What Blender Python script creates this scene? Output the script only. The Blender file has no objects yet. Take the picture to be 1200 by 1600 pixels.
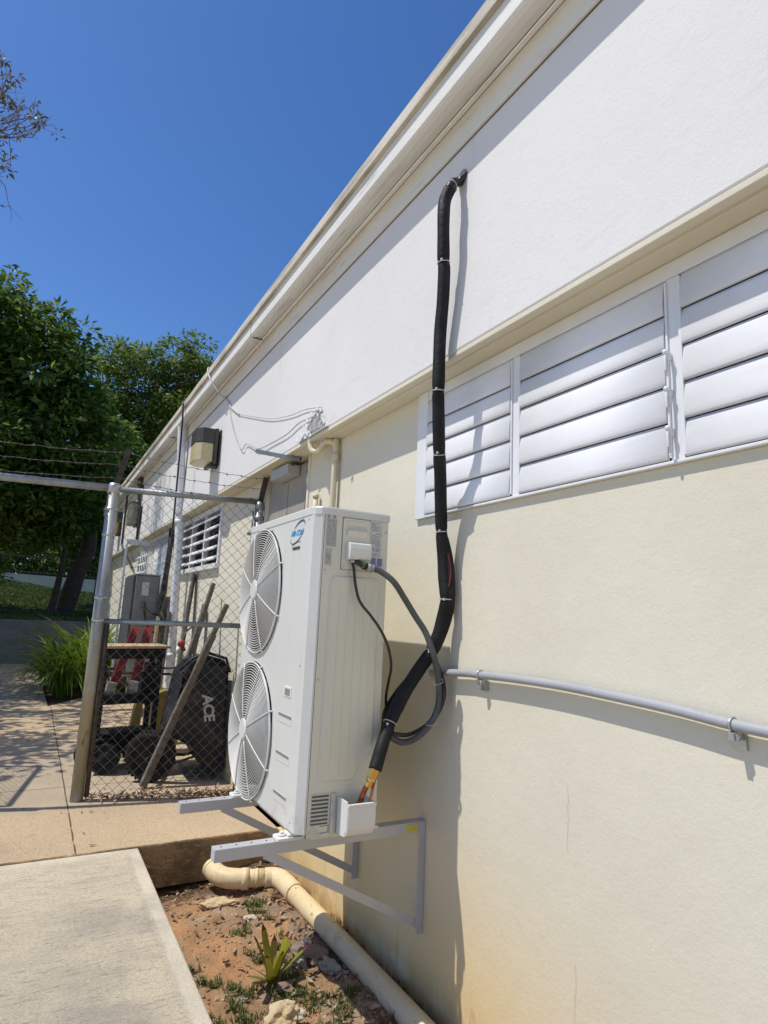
import bpy, math, random
import numpy as np
from mathutils import Vector, Matrix, noise
R = math.radians
SC = bpy.context.scene
COL = SC.collection
random.seed(7); rng = np.random.default_rng(7)

# ---------------------------------------------------------------- camera
cam = bpy.data.cameras.new("camera"); cam_o = bpy.data.objects.new("camera", cam); COL.objects.link(cam_o)
yaw, pitch, roll = 0.50730632, 0.17116882, 0.04513546
fw = Vector((math.sin(yaw)*math.cos(pitch), math.cos(yaw)*math.cos(pitch), math.sin(pitch)))
rt = Vector((math.cos(yaw), -math.sin(yaw), 0)); up = rt.cross(fw)
r2 = rt*math.cos(roll) + up*math.sin(roll); u2 = -rt*math.sin(roll) + up*math.cos(roll)
M = Matrix((r2, u2, -fw)).transposed().to_4x4(); M.translation = Vector((0, 0, 1.66))
cam_o.matrix_world = M
cam.sensor_fit = 'HORIZONTAL'; cam.sensor_width = 36; cam.lens = 28.79; cam.clip_start = .05; cam.clip_end = 2000
SC.camera = cam_o
SC.render.resolution_x = 768; SC.render.resolution_y = 1024
# ---------------------------------------------------------------- sky, sun, exposure
SUND = Vector((1, -.29, -1.96)).normalized()
SUN_EL = math.asin(-SUND.z); SUN_AZ = math.atan2(-SUND.x, -SUND.y)
w = bpy.data.worlds.new("World"); SC.world = w; w.use_nodes = True
nt = w.node_tree; nt.nodes.clear()
sky = nt.nodes.new('ShaderNodeTexSky'); sky.sky_type = 'NISHITA'; sky.sun_disc = False
sky.sun_elevation = SUN_EL; sky.sun_rotation = SUN_AZ; sky.air_density = 1.0; sky.dust_density = 0.6; sky.ozone_density = 3.2; sky.altitude = 300
bg = nt.nodes.new('ShaderNodeBackground'); bg.inputs[1].default_value = 0.15
wo = nt.nodes.new('ShaderNodeOutputWorld'); hs = nt.nodes.new('ShaderNodeHueSaturation'); hs.inputs['Saturation'].default_value = 1.25; hs.inputs['Hue'].default_value = .508; nt.links.new(sky.outputs[0], hs.inputs['Color']); nt.links.new(hs.outputs[0], bg.inputs[0]); nt.links.new(bg.outputs[0], wo.inputs[0])
sl = bpy.data.lights.new("sun", 'SUN'); sl.energy = 4.2; sl.angle = R(.55); sl.color = (1, .95, .86)
so = bpy.data.objects.new("sun", sl); COL.objects.link(so); so.rotation_euler = SUND.to_track_quat('-Z', 'Y').to_euler(); so.location = (-6, 2, 12)
SC.view_settings.view_transform = 'Standard'; SC.view_settings.look = 'None'; SC.view_settings.gamma = 1
SC.view_settings.exposure = 0.0
SC.cycles.max_bounces = 8

# ---------------------------------------------------------------- helpers
WL = {}
class MB:
    def __init__(s): s.v = []; s.f = []; s.m = []; s.sm = []
    def add(s, vs, fs, mi=0, smooth=False):
        o = len(s.v); s.v += [tuple(v) for v in vs]
        for f in fs: s.f.append(tuple(o+i for i in f)); s.m.append(mi); s.sm.append(smooth)
        return s
    def box(s, x0, x1, y0, y1, z0, z1, mi=0):
        vs = [(x, y, z) for x in (x0, x1) for y in (y0, y1) for z in (z0, z1)]
        return s.add(vs, [(0,1,3,2),(4,6,7,5),(0,4,5,1),(2,3,7,6),(0,2,6,4),(1,5,7,3)], mi)
    def obox(s, a, b, wd, ht, side=(0,1,0), mi=0):   # bar from a to b, width along side, height across
        a = Vector(a); b = Vector(b); d = (b-a).normalized(); sd = Vector(side); sd = (sd - d*sd.dot(d)).normalized(); u = sd.cross(d)
        vs = [p + sd*(i*wd/2) + u*(j*ht/2) for p in (a, b) for i in (-1, 1) for j in (-1, 1)]
        return s.add(vs, [(0,1,3,2),(4,6,7,5),(0,4,5,1),(2,3,7,6),(0,2,6,4),(1,5,7,3)], mi)
    def prism(s, poly, axis, a, b, mi=0, smooth=False):  # poly in the two other axes (cyclic order kept x,y,z minus axis)
        n = len(poly)
        def P(p, c):
            q = list(p); q.insert(axis, c); return q
        vs = [P(p, a) for p in poly] + [P(p, b) for p in poly]
        s.add(vs, [tuple(range(n)), tuple(range(2*n-1, n-1, -1))], mi)
        return s.add(vs, [(i, (i+1) % n, n+(i+1) % n, n+i) for i in range(n)], mi, smooth)
    def tube(s, pts, r, n=10, cap=True, mi=0, closed=False, smooth=True):
        pts = [Vector(p) for p in pts]; N = len(pts)
        rs = r if isinstance(r, (list, tuple)) else [r]*N
        vs = []; pu = None
        for i, p in enumerate(pts):
            if closed: t = pts[(i+1) % N] - pts[i-1]
            else: t = pts[min(i+1, N-1)] - pts[max(i-1, 0)]
            t.normalize()
            if pu is None: pu = t.orthogonal().normalized()
            pu = (pu - t*pu.dot(t)); pu = pu.normalized() if pu.length > 1e-6 else t.orthogonal().normalized()
            q = t.cross(pu)
            for k in range(n):
                a = 2*math.pi*k/n; vs.append(p + (pu*math.cos(a) + q*math.sin(a))*rs[i])
        fs = []
        for i in range(N if closed else N-1):
            j = (i+1) % N
            for k in range(n): fs.append((i*n+k, i*n+(k+1) % n, j*n+(k+1) % n, j*n+k))
        s.add(vs, fs, mi, smooth)
        if cap and not closed:
            o = len(s.v) - N*n
            s.f.append(tuple(o+k for k in range(n-1, -1, -1))); s.m.append(mi); s.sm.append(False)
            s.f.append(tuple(o+(N-1)*n+k for k in range(n))); s.m.append(mi); s.sm.append(False)
        return s
    def disc(s, c, ax, r, h, n=32, mi=0):
        c = Vector(c); a = Vector(ax).normalized(); return s.tube([c - a*h/2, c + a*h/2], r, n, mi=mi)
    def ball(s, c, r, n=10, sc=(1,1,1), mi=0, jit=0, seed=0):
        vs = []; fs = []
        for i in range(n+1):
            th = math.pi*i/n
            for k in range(2*n):
                ph = math.pi*k/n; d = Vector((math.sin(th)*math.cos(ph), math.sin(th)*math.sin(ph), math.cos(th)))
                rr = r*(1 + (jit*(noise.noise(d*1.3 + Vector((seed*7.1, seed, 0)))*1.3+noise.noise(d*3.3 + Vector((seed, 3, 9)))*.5) if jit else 0))
                vs.append((c[0]+d.x*rr*sc[0], c[1]+d.y*rr*sc[1], c[2]+d.z*rr*sc[2]))
        for i in range(n):
            for k in range(2*n): fs.append((i*2*n+k, (i+1)*2*n+k, (i+1)*2*n+(k+1) % (2*n), i*2*n+(k+1) % (2*n)))
        return s.add(vs, fs, mi, True)
    def build(s, name, mats, parent=None, bevel=0, seg=2, kind=None, origin=None, weld=False):
        me = bpy.data.meshes.new(name)
        if parent is not None: o0 = WL[parent]
        else: o0 = Vector(origin) if origin is not None else Vector((sum(v[0] for v in s.v)/len(s.v), sum(v[1] for v in s.v)/len(s.v), min(v[2] for v in s.v)))
        me.from_pydata([(v[0]-o0.x, v[1]-o0.y, v[2]-o0.z) for v in s.v], [], s.f)
        if not isinstance(mats, (list, tuple)): mats = [mats]
        for m in mats: me.materials.append(m)
        me.polygons.foreach_set('material_index', s.m); me.polygons.foreach_set('use_smooth', s.sm)
        me.update()
        import bmesh
        if len(s.f) < 30000:
            bm = bmesh.new(); bm.from_mesh(me)
            bmesh.ops.remove_doubles(bm, verts=bm.verts, dist=1e-5)
            bmesh.ops.recalc_face_normals(bm, faces=bm.faces)
            bm.to_mesh(me); bm.free()
        o = bpy.data.objects.new(name, me); COL.objects.link(o)
        if parent is not None: o.parent = parent; WL[o] = o0
        else: o.location = o0; WL[o] = o0
        if bevel:
            b = o.modifiers.new('bevel', 'BEVEL'); b.width = bevel; b.segments = seg; b.limit_method = 'ANGLE'; b.angle_limit = R(35); b.harden_normals = False
        if kind: o['kind'] = kind
        return o
def build_each(mb, name, mats, parent, bevel=0):
    par = {}
    def find(a):
        while par.setdefault(a, a) != a: a = par[a]
        return a
    key = [tuple(round(c, 5) for c in v) for v in mb.v]
    for f in mb.f:
        r0 = find(key[f[0]])
        for i in f[1:]: par[find(key[i])] = r0
    groups = {}
    for k, f in enumerate(mb.f): groups.setdefault(find(key[f[0]]), []).append(k)
    for ks in groups.values():
        m = MB()
        for k in ks: m.add([mb.v[i] for i in mb.f[k]], [tuple(range(len(mb.f[k])))], mb.m[k], mb.sm[k])
        m.build(name, mats, parent, bevel)
def thing(name, loc, label, cat, group=None):
    o = bpy.data.objects.new(name, None); COL.objects.link(o); o.location = loc; o.empty_display_size = .1; WL[o] = Vector(loc)
    return tag(o, label, cat, group)
def tag(o, label, cat, group=None):
    o['label'] = label; o['category'] = cat
    if group: o['group'] = group
    return o
def spline(pts, k=6):
    pts = [Vector(p) for p in pts]; out = []
    for i in range(len(pts)-1):
        p0 = pts[max(i-1, 0)]; p1 = pts[i]; p2 = pts[i+1]; p3 = pts[min(i+2, len(pts)-1)]
        for j in range(k):
            t = j/k
            out.append(.5*((2*p1)+(p2-p0)*t+(2*p0-5*p1+4*p2-p3)*t*t+(3*p1-p0-3*p2+p3)*t**3))
    out.append(pts[-1]); return out
def text_mesh(txt, size, origin, xdir, ydir, ext=.0006, shear=0, off=0, spacing=1.0):
    cu = bpy.data.curves.new('txt', 'FONT'); cu.body = txt; cu.size = size; cu.extrude = ext; cu.shear = shear; cu.offset = off; cu.space_character = spacing
    cu.resolution_u = 3
    o = bpy.data.objects.new('txt', cu); COL.objects.link(o)
    dg = bpy.context.evaluated_depsgraph_get(); me = bpy.data.meshes.new_from_object(o.evaluated_get(dg))
    X = Vector(xdir).normalized(); Y = Vector(ydir).normalized(); Z = X.cross(Y); O = Vector(origin)
    mb = MB(); mb.add([O + X*v.co.x + Y*v.co.y + Z*v.co.z for v in me.vertices], [tuple(p.vertices) for p in me.polygons])
    bpy.data.objects.remove(o); bpy.data.curves.remove(cu); bpy.data.meshes.remove(me)
    return mb

# ---------------------------------------------------------------- materials
def mat(name, c1, c2=None, scale=4., rough=.6, metal=0., bump=0., bscale=60., detail=6., spec=.5, coat=0., coord='Object', ramp=(.35, .65), bump2=0, bscale2=8, island=0):
    m = bpy.data.materials.new(name); m.use_nodes = True; t = m.node_tree; N = t.nodes; L = t.links
    p = N['Principled BSDF']; p.inputs['Roughness'].default_value = rough; p.inputs['Metallic'].default_value = metal
    p.inputs['Specular IOR Level'].default_value = spec; p.inputs['Coat Weight'].default_value = coat
    tc = N.new('ShaderNodeNewGeometry'); pos = tc.outputs['Position']
    c1 = (*c1, 1); c2 = (*(c2 or tuple(x*.8 for x in c1[:3])), 1)
    nz = N.new('ShaderNodeTexNoise'); nz.inputs['Scale'].default_value = scale; nz.inputs['Detail'].default_value = detail; nz.inputs['Roughness'].default_value = .6
    L.new(pos, nz.inputs['Vector'])
    rp = N.new('ShaderNodeValToRGB'); rp.color_ramp.elements[0].position = ramp[0]; rp.color_ramp.elements[1].position = ramp[1]
    rp.color_ramp.elements[0].color = c1; rp.color_ramp.elements[1].color = c2
    L.new(nz.outputs['Fac'], rp.inputs[0]); col = rp.outputs[0]
    if island:
        hs = N.new('ShaderNodeHueSaturation'); mr = N.new('ShaderNodeMapRange'); mr.inputs[3].default_value = 1-island; mr.inputs[4].default_value = 1+island
        L.new(tc.outputs['Random Per Island'], mr.inputs[0]); L.new(mr.outputs[0], hs.inputs['Value']); L.new(col, hs.inputs['Color']); col = hs.outputs[0]
    L.new(col, p.inputs['Base Color'])
    last = None
    for st, scl in ((bump2, bscale2), (bump, bscale)):
        if st:
            n2 = N.new('ShaderNodeTexNoise'); n2.inputs['Scale'].default_value = scl; n2.inputs['Detail'].default_value = 5; L.new(pos, n2.inputs['Vector'])
            b = N.new('ShaderNodeBump'); b.inputs['Strength'].default_value = st; b.inputs['Distance'].default_value = .5/scl; L.new(n2.outputs['Fac'], b.inputs['Height'])
            if last: L.new(last.outputs[0], b.inputs['Normal'])
            last = b
    if last: L.new(last.outputs[0], p.inputs['Normal'])
    m['col'] = 0
    return m
class NB:   # small node helper
    def __init__(s, m): s.m = m; s.t = m.node_tree; s.N = s.t.nodes; s.L = s.t.links; s.p = s.N['Principled BSDF']; s.g = s.N.new('ShaderNodeNewGeometry'); s.pos = s.g.outputs['Position']; s.x = s.N.new('ShaderNodeSeparateXYZ'); s.L.new(s.pos, s.x.inputs[0])
    def lk(s, a, b):
        if isinstance(a, (int, float)): b.default_value = a
        else: s.L.new(a, b)
    def math(s, op, a, b=0., c=None, clamp=False):
        n = s.N.new('ShaderNodeMath'); n.operation = op; n.use_clamp = clamp; s.lk(a, n.inputs[0]); s.lk(b, n.inputs[1])
        if c is not None: s.lk(c, n.inputs[2])
        return n.outputs[0]
    def ramp(s, a, lo, hi, l=0., h=1.):
        n = s.N.new('ShaderNodeMapRange'); n.interpolation_type = 'SMOOTHSTEP'; s.lk(a, n.inputs[0])
        for i, v in zip((1, 2, 3, 4), (lo, hi, l, h)): n.inputs[i].default_value = v
        return n.outputs[0]
    def noise(s, scale, detail=6, vec=None, rough=.6, sc=None):
        n = s.N.new('ShaderNodeTexNoise'); n.inputs['Scale'].default_value = scale; n.inputs['Detail'].default_value = detail; n.inputs['Roughness'].default_value = rough
        v = vec or s.pos
        if sc:
            mp = s.N.new('ShaderNodeMapping'); mp.inputs['Scale'].default_value = sc; s.L.new(v, mp.inputs[0]); v = mp.outputs[0]
        s.L.new(v, n.inputs['Vector']); return n.outputs['Fac']
    def mix(s, f, a, b):
        n = s.N.new('ShaderNodeMix'); n.data_type = 'RGBA'; s.lk(f, n.inputs[0])
        for v, i in ((a, 6), (b, 7)):
            if isinstance(v, tuple): n.inputs[i].default_value = (*v, 1)
            else: s.L.new(v, n.inputs[i])
        return n.outputs[2]
    def bump(s, h, st, dist, prev=None):
        b = s.N.new('ShaderNodeBump'); b.inputs['Strength'].default_value = st; b.inputs['Distance'].default_value = dist; s.L.new(h, b.inputs['Height'])
        if prev: s.L.new(prev, b.inputs['Normal'])
        return b.outputs[0]
    def out(s, col=None, nrm=None, rough=None):
        if col: s.L.new(col, s.p.inputs['Base Color'])
        if nrm: s.L.new(nrm, s.p.inputs['Normal'])
        if rough is not None: s.lk(rough, s.p.inputs['Roughness'])
def newmat(name, rough=.8, spec=.3):
    m = bpy.data.materials.new(name); m.use_nodes = True; p = m.node_tree.nodes['Principled BSDF']; p.inputs['Roughness'].default_value = rough; p.inputs['Specular IOR Level'].default_value = spec
    return NB(m)

b = newmat('cream_stucco', .85, .25)
base = b.mix(b.ramp(b.noise(1.3, 5), .3, .7), (.69, .65, .53), (.645, .605, .485))
base = b.mix(b.math('MULTIPLY', b.ramp(b.noise(260, 2), .55, .7), .25), base, (.5, .46, .33))
st = b.math('MULTIPLY', b.ramp(b.x.outputs[2], 1.0, .0), b.ramp(b.noise(2.0, 6, sc=(1, 1, .45)), .18, .50)); st = b.math('MULTIPLY', st, b.ramp(b.x.outputs[1], .9, 2.3, .22, 1.))
base = b.mix(b.math('MULTIPLY', st, .85), base, (.70, .49, .20))
st2 = b.math('MULTIPLY', b.ramp(b.x.outputs[2], .30, .0), b.ramp(b.noise(7, 7), .35, .6))
base = b.mix(b.math('MULTIPLY', st2, .6), base, (.38, .23, .09))
rs = b.math('MULTIPLY', b.ramp(b.noise(14, 4, sc=(1, 1, .12)), .62, .72), b.ramp(b.x.outputs[2], .36, .2))
base = b.mix(b.math('MULTIPLY', rs, .6), base, (.42, .20, .05))
n1 = b.bump(b.noise(7, 3), .15, .02); n1 = b.bump(b.noise(85, 6, rough=.7), .30, .004, n1); n1 = b.bump(b.noise(300, 3), .35, .002, n1)
b.out(base, n1); CREAM = b.m

b = newmat('white_stucco', .8, .25)
base = b.mix(b.ramp(b.noise(.9, 5), .3, .7), (.72, .712, .697), (.68, .673, .66))
base = b.mix(b.math('MULTIPLY', b.ramp(b.noise(3.0, 7, sc=(1, .5, 2.5)), .60, .78), .22), base, (.45, .44, .38))
base = b.mix(b.math('MULTIPLY', b.ramp(b.noise(34, 2), .77, .80), .5), base, (.35, .34, .3))
stk = b.math('MULTIPLY', b.ramp(b.noise(9, 5, sc=(1, 1, .06)), .55, .75), b.ramp(b.noise(1.2, 4), .45, .65))
base = b.mix(b.math('MULTIPLY', stk, .22), base, (.42, .40, .34))
n1 = b.bump(b.noise(6, 3), .12, .02); n1 = b.bump(b.noise(75, 6, rough=.7), .33, .005, n1); n1 = b.bump(b.noise(280, 3), .3, .002, n1)
b.out(base, n1); WHITE = b.m

b = newmat('roof_paint', .7, .3)
base = b.mix(b.ramp(b.noise(1.1, 5), .3, .7), (.73, .72, .69), (.67, .66, .62))
base = b.mix(b.math('MULTIPLY', b.ramp(b.noise(5.0, 8, sc=(2, .35, 4)), .54, .74), .5), base, (.26, .24, .18))
n1 = b.bump(b.noise(20, 5), .2, .01)
b.out(base, n1); ROOFP = b.m
b = newmat('roof_edge_stained', .75, .3)
base = b.mix(b.ramp(b.noise(3, 8, sc=(2, .5, 5)), .35, .72), (.62, .58, .49), (.30, .265, .20))
b.out(base, b.bump(b.noise(30, 6), .4, .01)); CAPM = b.m

b = newmat('aggregate_concrete', .9, .2)
base = b.mix(b.ramp(b.noise(1.4, 6), .3, .7), (.52, .385, .245), (.43, .32, .20))
base = b.mix(b.ramp(b.noise(170, 3), .46, .62), base, (.50, .40, .27))
base = b.mix(b.math('MULTIPLY', b.ramp(b.noise(75, 4), .53, .64), .55), base, (.22, .16, .10)); base = b.mix(b.math('MULTIPLY', b.ramp(b.noise(52, 4), .60, .68), .5), base, (.68, .58, .43))
base = b.mix(b.math('MULTIPLY', b.ramp(b.noise(2.2, 7), .56, .75), .35), base, (.28, .22, .15))
gz = b.math('MULTIPLY', b.ramp(b.math('ADD', b.x.outputs[1], b.math('MULTIPLY', b.noise(2, 4), .8)), 5.55, 5.75), b.ramp(b.x.outputs[1], 8.2, 7.2))
base = b.mix(b.math('MULTIPLY', gz, .4), base, b.mix(b.ramp(b.noise(3, 6), .35, .65), (.40, .36, .30), (.31, .28, .235)))
jx = b.math('ABSOLUTE', b.math('SUBTRACT', b.math('ADD', b.x.outputs[0], b.math('MULTIPLY', b.noise(9, 3), .01)), .405))
jy = b.math('PINGPONG', b.math('SUBTRACT', b.x.outputs[1], 4.27 + 3.05/2), 3.05/2)
jm = b.math('MAXIMUM', b.math('MULTIPLY', b.ramp(jx, .006, .002), b.ramp(b.noise(5, 4), .35, .5, .35, 1.)), b.math('MULTIPLY', b.ramp(jy, .008, .003), b.ramp(b.x.outputs[1], 5, 6)))
base = b.mix(jm, base, (.10, .075, .05))
n1 = b.bump(b.noise(130, 4), .8, .006); n1 = b.bump(b.math('SUBTRACT', 1., jm), .6, .01, n1)
b.out(base, n1); AGG = b.m

b = newmat('brushed_concrete', .9, .2)
wob = b.math('MULTIPLY', b.math('SUBTRACT', b.noise(22, 5), .5), .03)
inx = b.math('MULTIPLY', b.ramp(b.math('ADD', b.x.outputs[0], wob), .69, .645), b.ramp(b.math('ADD', b.x.outputs[1], wob), 4.20, 4.155))
base = b.mix(b.ramp(b.noise(1.8, 6), .3, .7), (.84, .73, .53), (.74, .64, .47))
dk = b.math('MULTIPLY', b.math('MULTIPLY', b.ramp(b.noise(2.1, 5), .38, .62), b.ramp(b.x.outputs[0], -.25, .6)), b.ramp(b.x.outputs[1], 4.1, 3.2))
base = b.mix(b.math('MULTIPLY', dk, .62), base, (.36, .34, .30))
broom = b.noise(1, 7, sc=(10, 60, 9), rough=.72); pits = b.noise(88, 6, sc=(.7, 1.5, 1), rough=.7)
base = b.mix(b.math('MULTIPLY', b.ramp(pits, .52, .64), .5), base, (.24, .195, .135))
base = b.mix(b.math('MULTIPLY', b.ramp(broom, .53, .64), .5), base, (.28, .235, .17))
org = b.ramp(b.noise(3.3, 6), .67, .73)
base = b.mix(b.math('MULTIPLY', b.ramp(b.noise(1, 6, sc=(2.2, 9, 2)), .5, .68), .35), base, (.42, .38, .31))
base = b.mix(b.math('MULTIPLY', org, .7), base, (.58, .36, .18))
edge = b.mix(b.ramp(b.noise(6, 7), .3, .7), (.66, .585, .45), (.56, .50, .39))
edge = b.mix(b.math('MULTIPLY', b.ramp(pits, .54, .64), .35), edge, (.28, .24, .18))
edge = b.mix(b.math('MULTIPLY', b.ramp(b.noise(3, 7), .45, .65), .5), edge, (.44, .40, .33))
edge = b.mix(b.math('MULTIPLY', b.ramp(b.noise(60, 4), .6, .7), .3), edge, (.25, .23, .19))
base = b.mix(inx, edge, base)
hh = b.math('MULTIPLY', b.math('ADD', b.math('MULTIPLY', pits, 1.), broom), b.math('ADD', b.math('MULTIPLY', inx, .6), .4))
n1 = b.bump(hh, 1., .016); n1 = b.bump(b.noise(7, 4), .2, .03, n1)
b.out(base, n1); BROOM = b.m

b = newmat('dirty_slab_side', .95, .1)
base = b.mix(b.ramp(b.noise(6, 8), .35, .65), (.42, .28, .14), (.20, .14, .075))
base = b.mix(b.ramp(b.noise(14, 6, sc=(1, 1, 3)), .55, .7), base, (.52, .40, .25))
b.out(base, b.bump(b.noise(30, 8), 1., .02)); SLABSIDE = b.m

b = newmat('orange_soil', .95, .1)
base = b.mix(b.ramp(b.noise(2.6, 7), .38, .6), (.40, .22, .11), (.28, .175, .10))
base = b.mix(b.math('MULTIPLY', b.ramp(b.noise(5, 7), .54, .68), .8), base, (.31, .25, .19))
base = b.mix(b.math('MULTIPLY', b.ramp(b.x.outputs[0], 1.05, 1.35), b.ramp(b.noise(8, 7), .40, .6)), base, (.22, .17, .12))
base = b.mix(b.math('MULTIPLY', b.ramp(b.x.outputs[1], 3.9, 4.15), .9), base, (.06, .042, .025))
base = b.mix(b.ramp(b.noise(60, 5), .58, .7), base, (.50, .38, .24))
base = b.mix(b.ramp(b.noise(45, 5, sc=(1, 1, 1)), .62, .7), base, (.10, .07, .045))
b.out(base, b.bump(b.noise(60, 6), 1., .01)); SOIL = b.m

GRASSG = mat('lawn', (.055, .10, .018), (.10, .14, .03), 3, .9, bump=.6, bscale=30)
LANDG = mat('dry_bounce_ground', (.50, .40, .27), (.42, .32, .20), .6, .95, bump=.5, bscale=20)  # ground out of view, colour brightened to bounce warm light
RETW = mat('retaining_wall_paint', (.17, .175, .18), (.12, .125, .125), 2.5, .85, bump=.3, bscale=40)
UPW = mat('grey_wall_paint', (.66, .64, .58), (.54, .52, .47), 1.5, .85, bump=.3, bscale=40)
ACM = mat('ac_enamel', (.645, .64, .60), (.625, .62, .58), 2, .33, bump=.04, bscale=200, spec=.5)
ACM2 = mat('ac_enamel_bounce_tint', (.69, .665, .545), (.66, .635, .52), 3, .38, bump=.05, bscale=150)  # same enamel as the front; warm bounce light painted into its colour
for M_ in (ACM, ACM2):
    b = NB(M_); src = b.p.inputs['Base Color'].links[0].from_socket
    c_ = b.mix(b.math('MULTIPLY', b.ramp(b.noise(1, 7, sc=(14, 14, 2.5)), .56, .78), .22), src, (.36, .33, .27)); c_ = b.mix(b.math('MULTIPLY', b.ramp(b.x.outputs[2], 1.0, .78), b.ramp(b.noise(16, 6), .42, .7, 0, .45)), c_, (.38, .32, .23)); b.out(c_)
ACW = mat('white_plastic', (.72, .71, .67), (.69, .68, .64), 3, .4, bump=.03, bscale=200)
GUARD = mat('fan_guard_wire', (.66, .655, .61), (.62, .61, .57), 6, .35)
FANIN = mat('fan_recess_shade', (.09, .09, .085), (.06, .06, .06), 5, .6)  # shade painted dark into the recess; its wall is really enamel
BLADE = mat('fan_blade_plastic', (.13, .13, .125), (.10, .10, .10), 3, .45)
DARK = mat('dark_gap', (.02, .02, .02), (.03, .03, .03), 5, .8)
SEAM = mat('seam_shadow_gap', (.10, .10, .09), (.13, .13, .12), 5, .8)
FOAM = mat('black_foam', (.009, .009, .010), (.017, .017, .018), 9, .6, bump=.35, bscale=45, spec=.25)
TAPE = mat('black_tape', (.012, .012, .013), (.02, .02, .02), 9, .3, bump=.3, bscale=60)
CORD = mat('black_cord', (.015, .015, .015), (.022, .022, .022), 9, .4)
WHIP = mat('grey_whip', (.085, .088, .092), (.065, .068, .072), 9, .45, bump=.2, bscale=80)
TIE = mat('zip_tie', (.55, .55, .55), (.4, .4, .4), 9, .4)
GREENT = mat('green_tape', (.04, .35, .06), (.03, .25, .05), 9, .4)
BRASS = mat('brass', (.80, .55, .20), (.70, .45, .14), 30, .28, 1.)
COPPER = mat('copper', (.42, .18, .10), (.25, .09, .05), 25, .3, 1.)
CONDM = mat('grey_pvc', (.36, .37, .39), (.31, .32, .34), 3, .45, bump=.1, bscale=60)
ZINC = mat('zinc_plated', (.55, .56, .56), (.38, .40, .40), 30, .4, .8)
GALV = mat('galvanised_steel', (.33, .345, .35), (.22, .23, .235), 9, .48, .55, bump=.15, bscale=60)
b = newmat('weathered_post', .5, .4); b.p.inputs['Metallic'].default_value = .3
base = b.mix(b.ramp(b.noise(8, 5, sc=(1, 1, .4)), .35, .65), (.37, .38, .385), (.25, .26, .26))
lo = b.math('MULTIPLY', b.ramp(b.x.outputs[2], 1.75, .9), b.ramp(b.noise(9, 7, sc=(1, 1, .35)), .34, .56))
base = b.mix(lo, base, (.34, .30, .20)); base = b.mix(b.ramp(b.noise(20, 7, sc=(1, 1, .3)), .63, .70), base, (.16, .10, .06))
b.out(base, b.bump(b.noise(40, 6), .25, .004)); POST = b.m
RUST = mat('rusty_steel', (.045, .036, .03), (.10, .07, .05), 25, .8, .2, bump=.6, bscale=50)
WIRE = mat('fence_wire', (.26, .26, .245), (.11, .105, .095), 15, .5, .6)
BARB = mat('rusty_wire', (.11, .085, .065), (.2, .19, .17), 20, .6, .5)
BRKM = mat('bracket_paint', (.50, .50, .51), (.46, .46, .465), 4, .38, .15, bump=.05, bscale=90)
YEL = mat('yellow_sticker', (.80, .68, .02), (.75, .62, .02), 8, .5)
INK = mat('ink', (.03, .03, .03), (.05, .05, .05), 9, .6)
INKG = mat('grey_ink', (.20, .20, .19), (.28, .28, .27), 90, .6)
CRACKM = mat('hairline', (.50, .46, .36), (.56, .52, .41), 90, .9)
BLUE = mat('blue_logo', (.02, .28, .62), (.03, .33, .68), 9, .4)
NAVY = mat('navy_logo', (.02, .09, .20), (.02, .10, .22), 9, .4)
PAPER = mat('label_paper', (.62, .62, .60), (.55, .55, .54), 60, .55)
PAPG = mat('silver_label', (.50, .50, .47), (.44, .44, .42), 60, .5)
PURP = mat('barcode_blue', (.16, .17, .30), (.2, .2, .34), 60, .5)
PVC = mat('old_cream_pvc', (.74, .60, .37), (.64, .49, .28), 5, .5, bump=.12, bscale=30, ramp=(.3, .75))
b = NB(PVC); src = b.p.inputs['Base Color'].links[0].from_socket
c_ = b.mix(b.math('MULTIPLY', b.ramp(b.noise(38, 4), .64, .70), .75), src, (.20, .13, .06)); c_ = b.mix(b.math('MULTIPLY', b.ramp(b.noise(7, 7), .56, .7), .4), c_, (.36, .24, .11)); b.out(c_)
CPIPE = mat('cream_pipe', (.66, .60, .44), (.58, .51, .35), 6, .55)
WFR = mat('white_window_paint', (.74, .75, .76), (.68, .69, .70), 4, .42, bump=.06, bscale=80)
b = newmat('white_louvre_paint', .38, .45)
base = b.mix(b.ramp(b.noise(4, 6), .3, .7), (.79, .80, .82), (.735, .745, .765)); base = b.mix(b.math('MULTIPLY', b.ramp(b.noise(5, 7, sc=(1, .4, 3)), .58, .76), .25), base, (.50, .48, .42))
b.out(base, b.bump(b.noise(25, 3), .06, .01)); b.p.inputs['Roughness'].default_value = .6; LOUV = b.m
DOORM = mat('grey_door_paint', (.37, .34, .30), (.31, .285, .25), 3, .5, bump=.08, bscale=60)
CLOS = mat('silver_closer', (.55, .56, .57), (.5, .51, .52), 6, .4, .3)
CHIP = mat('exposed_plaster', (.26, .26, .25), (.46, .46, .45), 22, .95, bump=1., bscale=40)
FLAKE = mat('flaked_paint', (.78, .79, .80), (.66, .67, .67), 30, .7)
BRONZE = mat('dark_bronze', (.040, .038, .034), (.06, .056, .05), 8, .45)
LENS = mat('yellowed_lens', (.56, .50, .30), (.50, .42, .22), 9, .3, spec=.6)
DLENS = mat('dirty_lens', (.24, .23, .17), (.10, .10, .08), 12, .5)
AMBER = mat('amber_lens', (.62, .34, .06), (.5, .26, .05), 9, .4)
AC2G = mat('old_ac_grey', (.21, .215, .20), (.15, .155, .145), 5, .5)
AC2D = mat('old_ac_dark', (.07, .072, .07), (.05, .05, .05), 5, .6)
WOOD = mat('weathered_wood', (.17, .14, .105), (.085, .07, .05), 30, .85, bump=.6, bscale=60)
WOODG = mat('grey_board', (.27, .26, .22), (.15, .145, .12), 14, .9, bump=.5, bscale=40)
PLY = mat('plywood', (.52, .38, .22), (.32, .22, .12), 9, .8, bump=.3, bscale=60)
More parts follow.
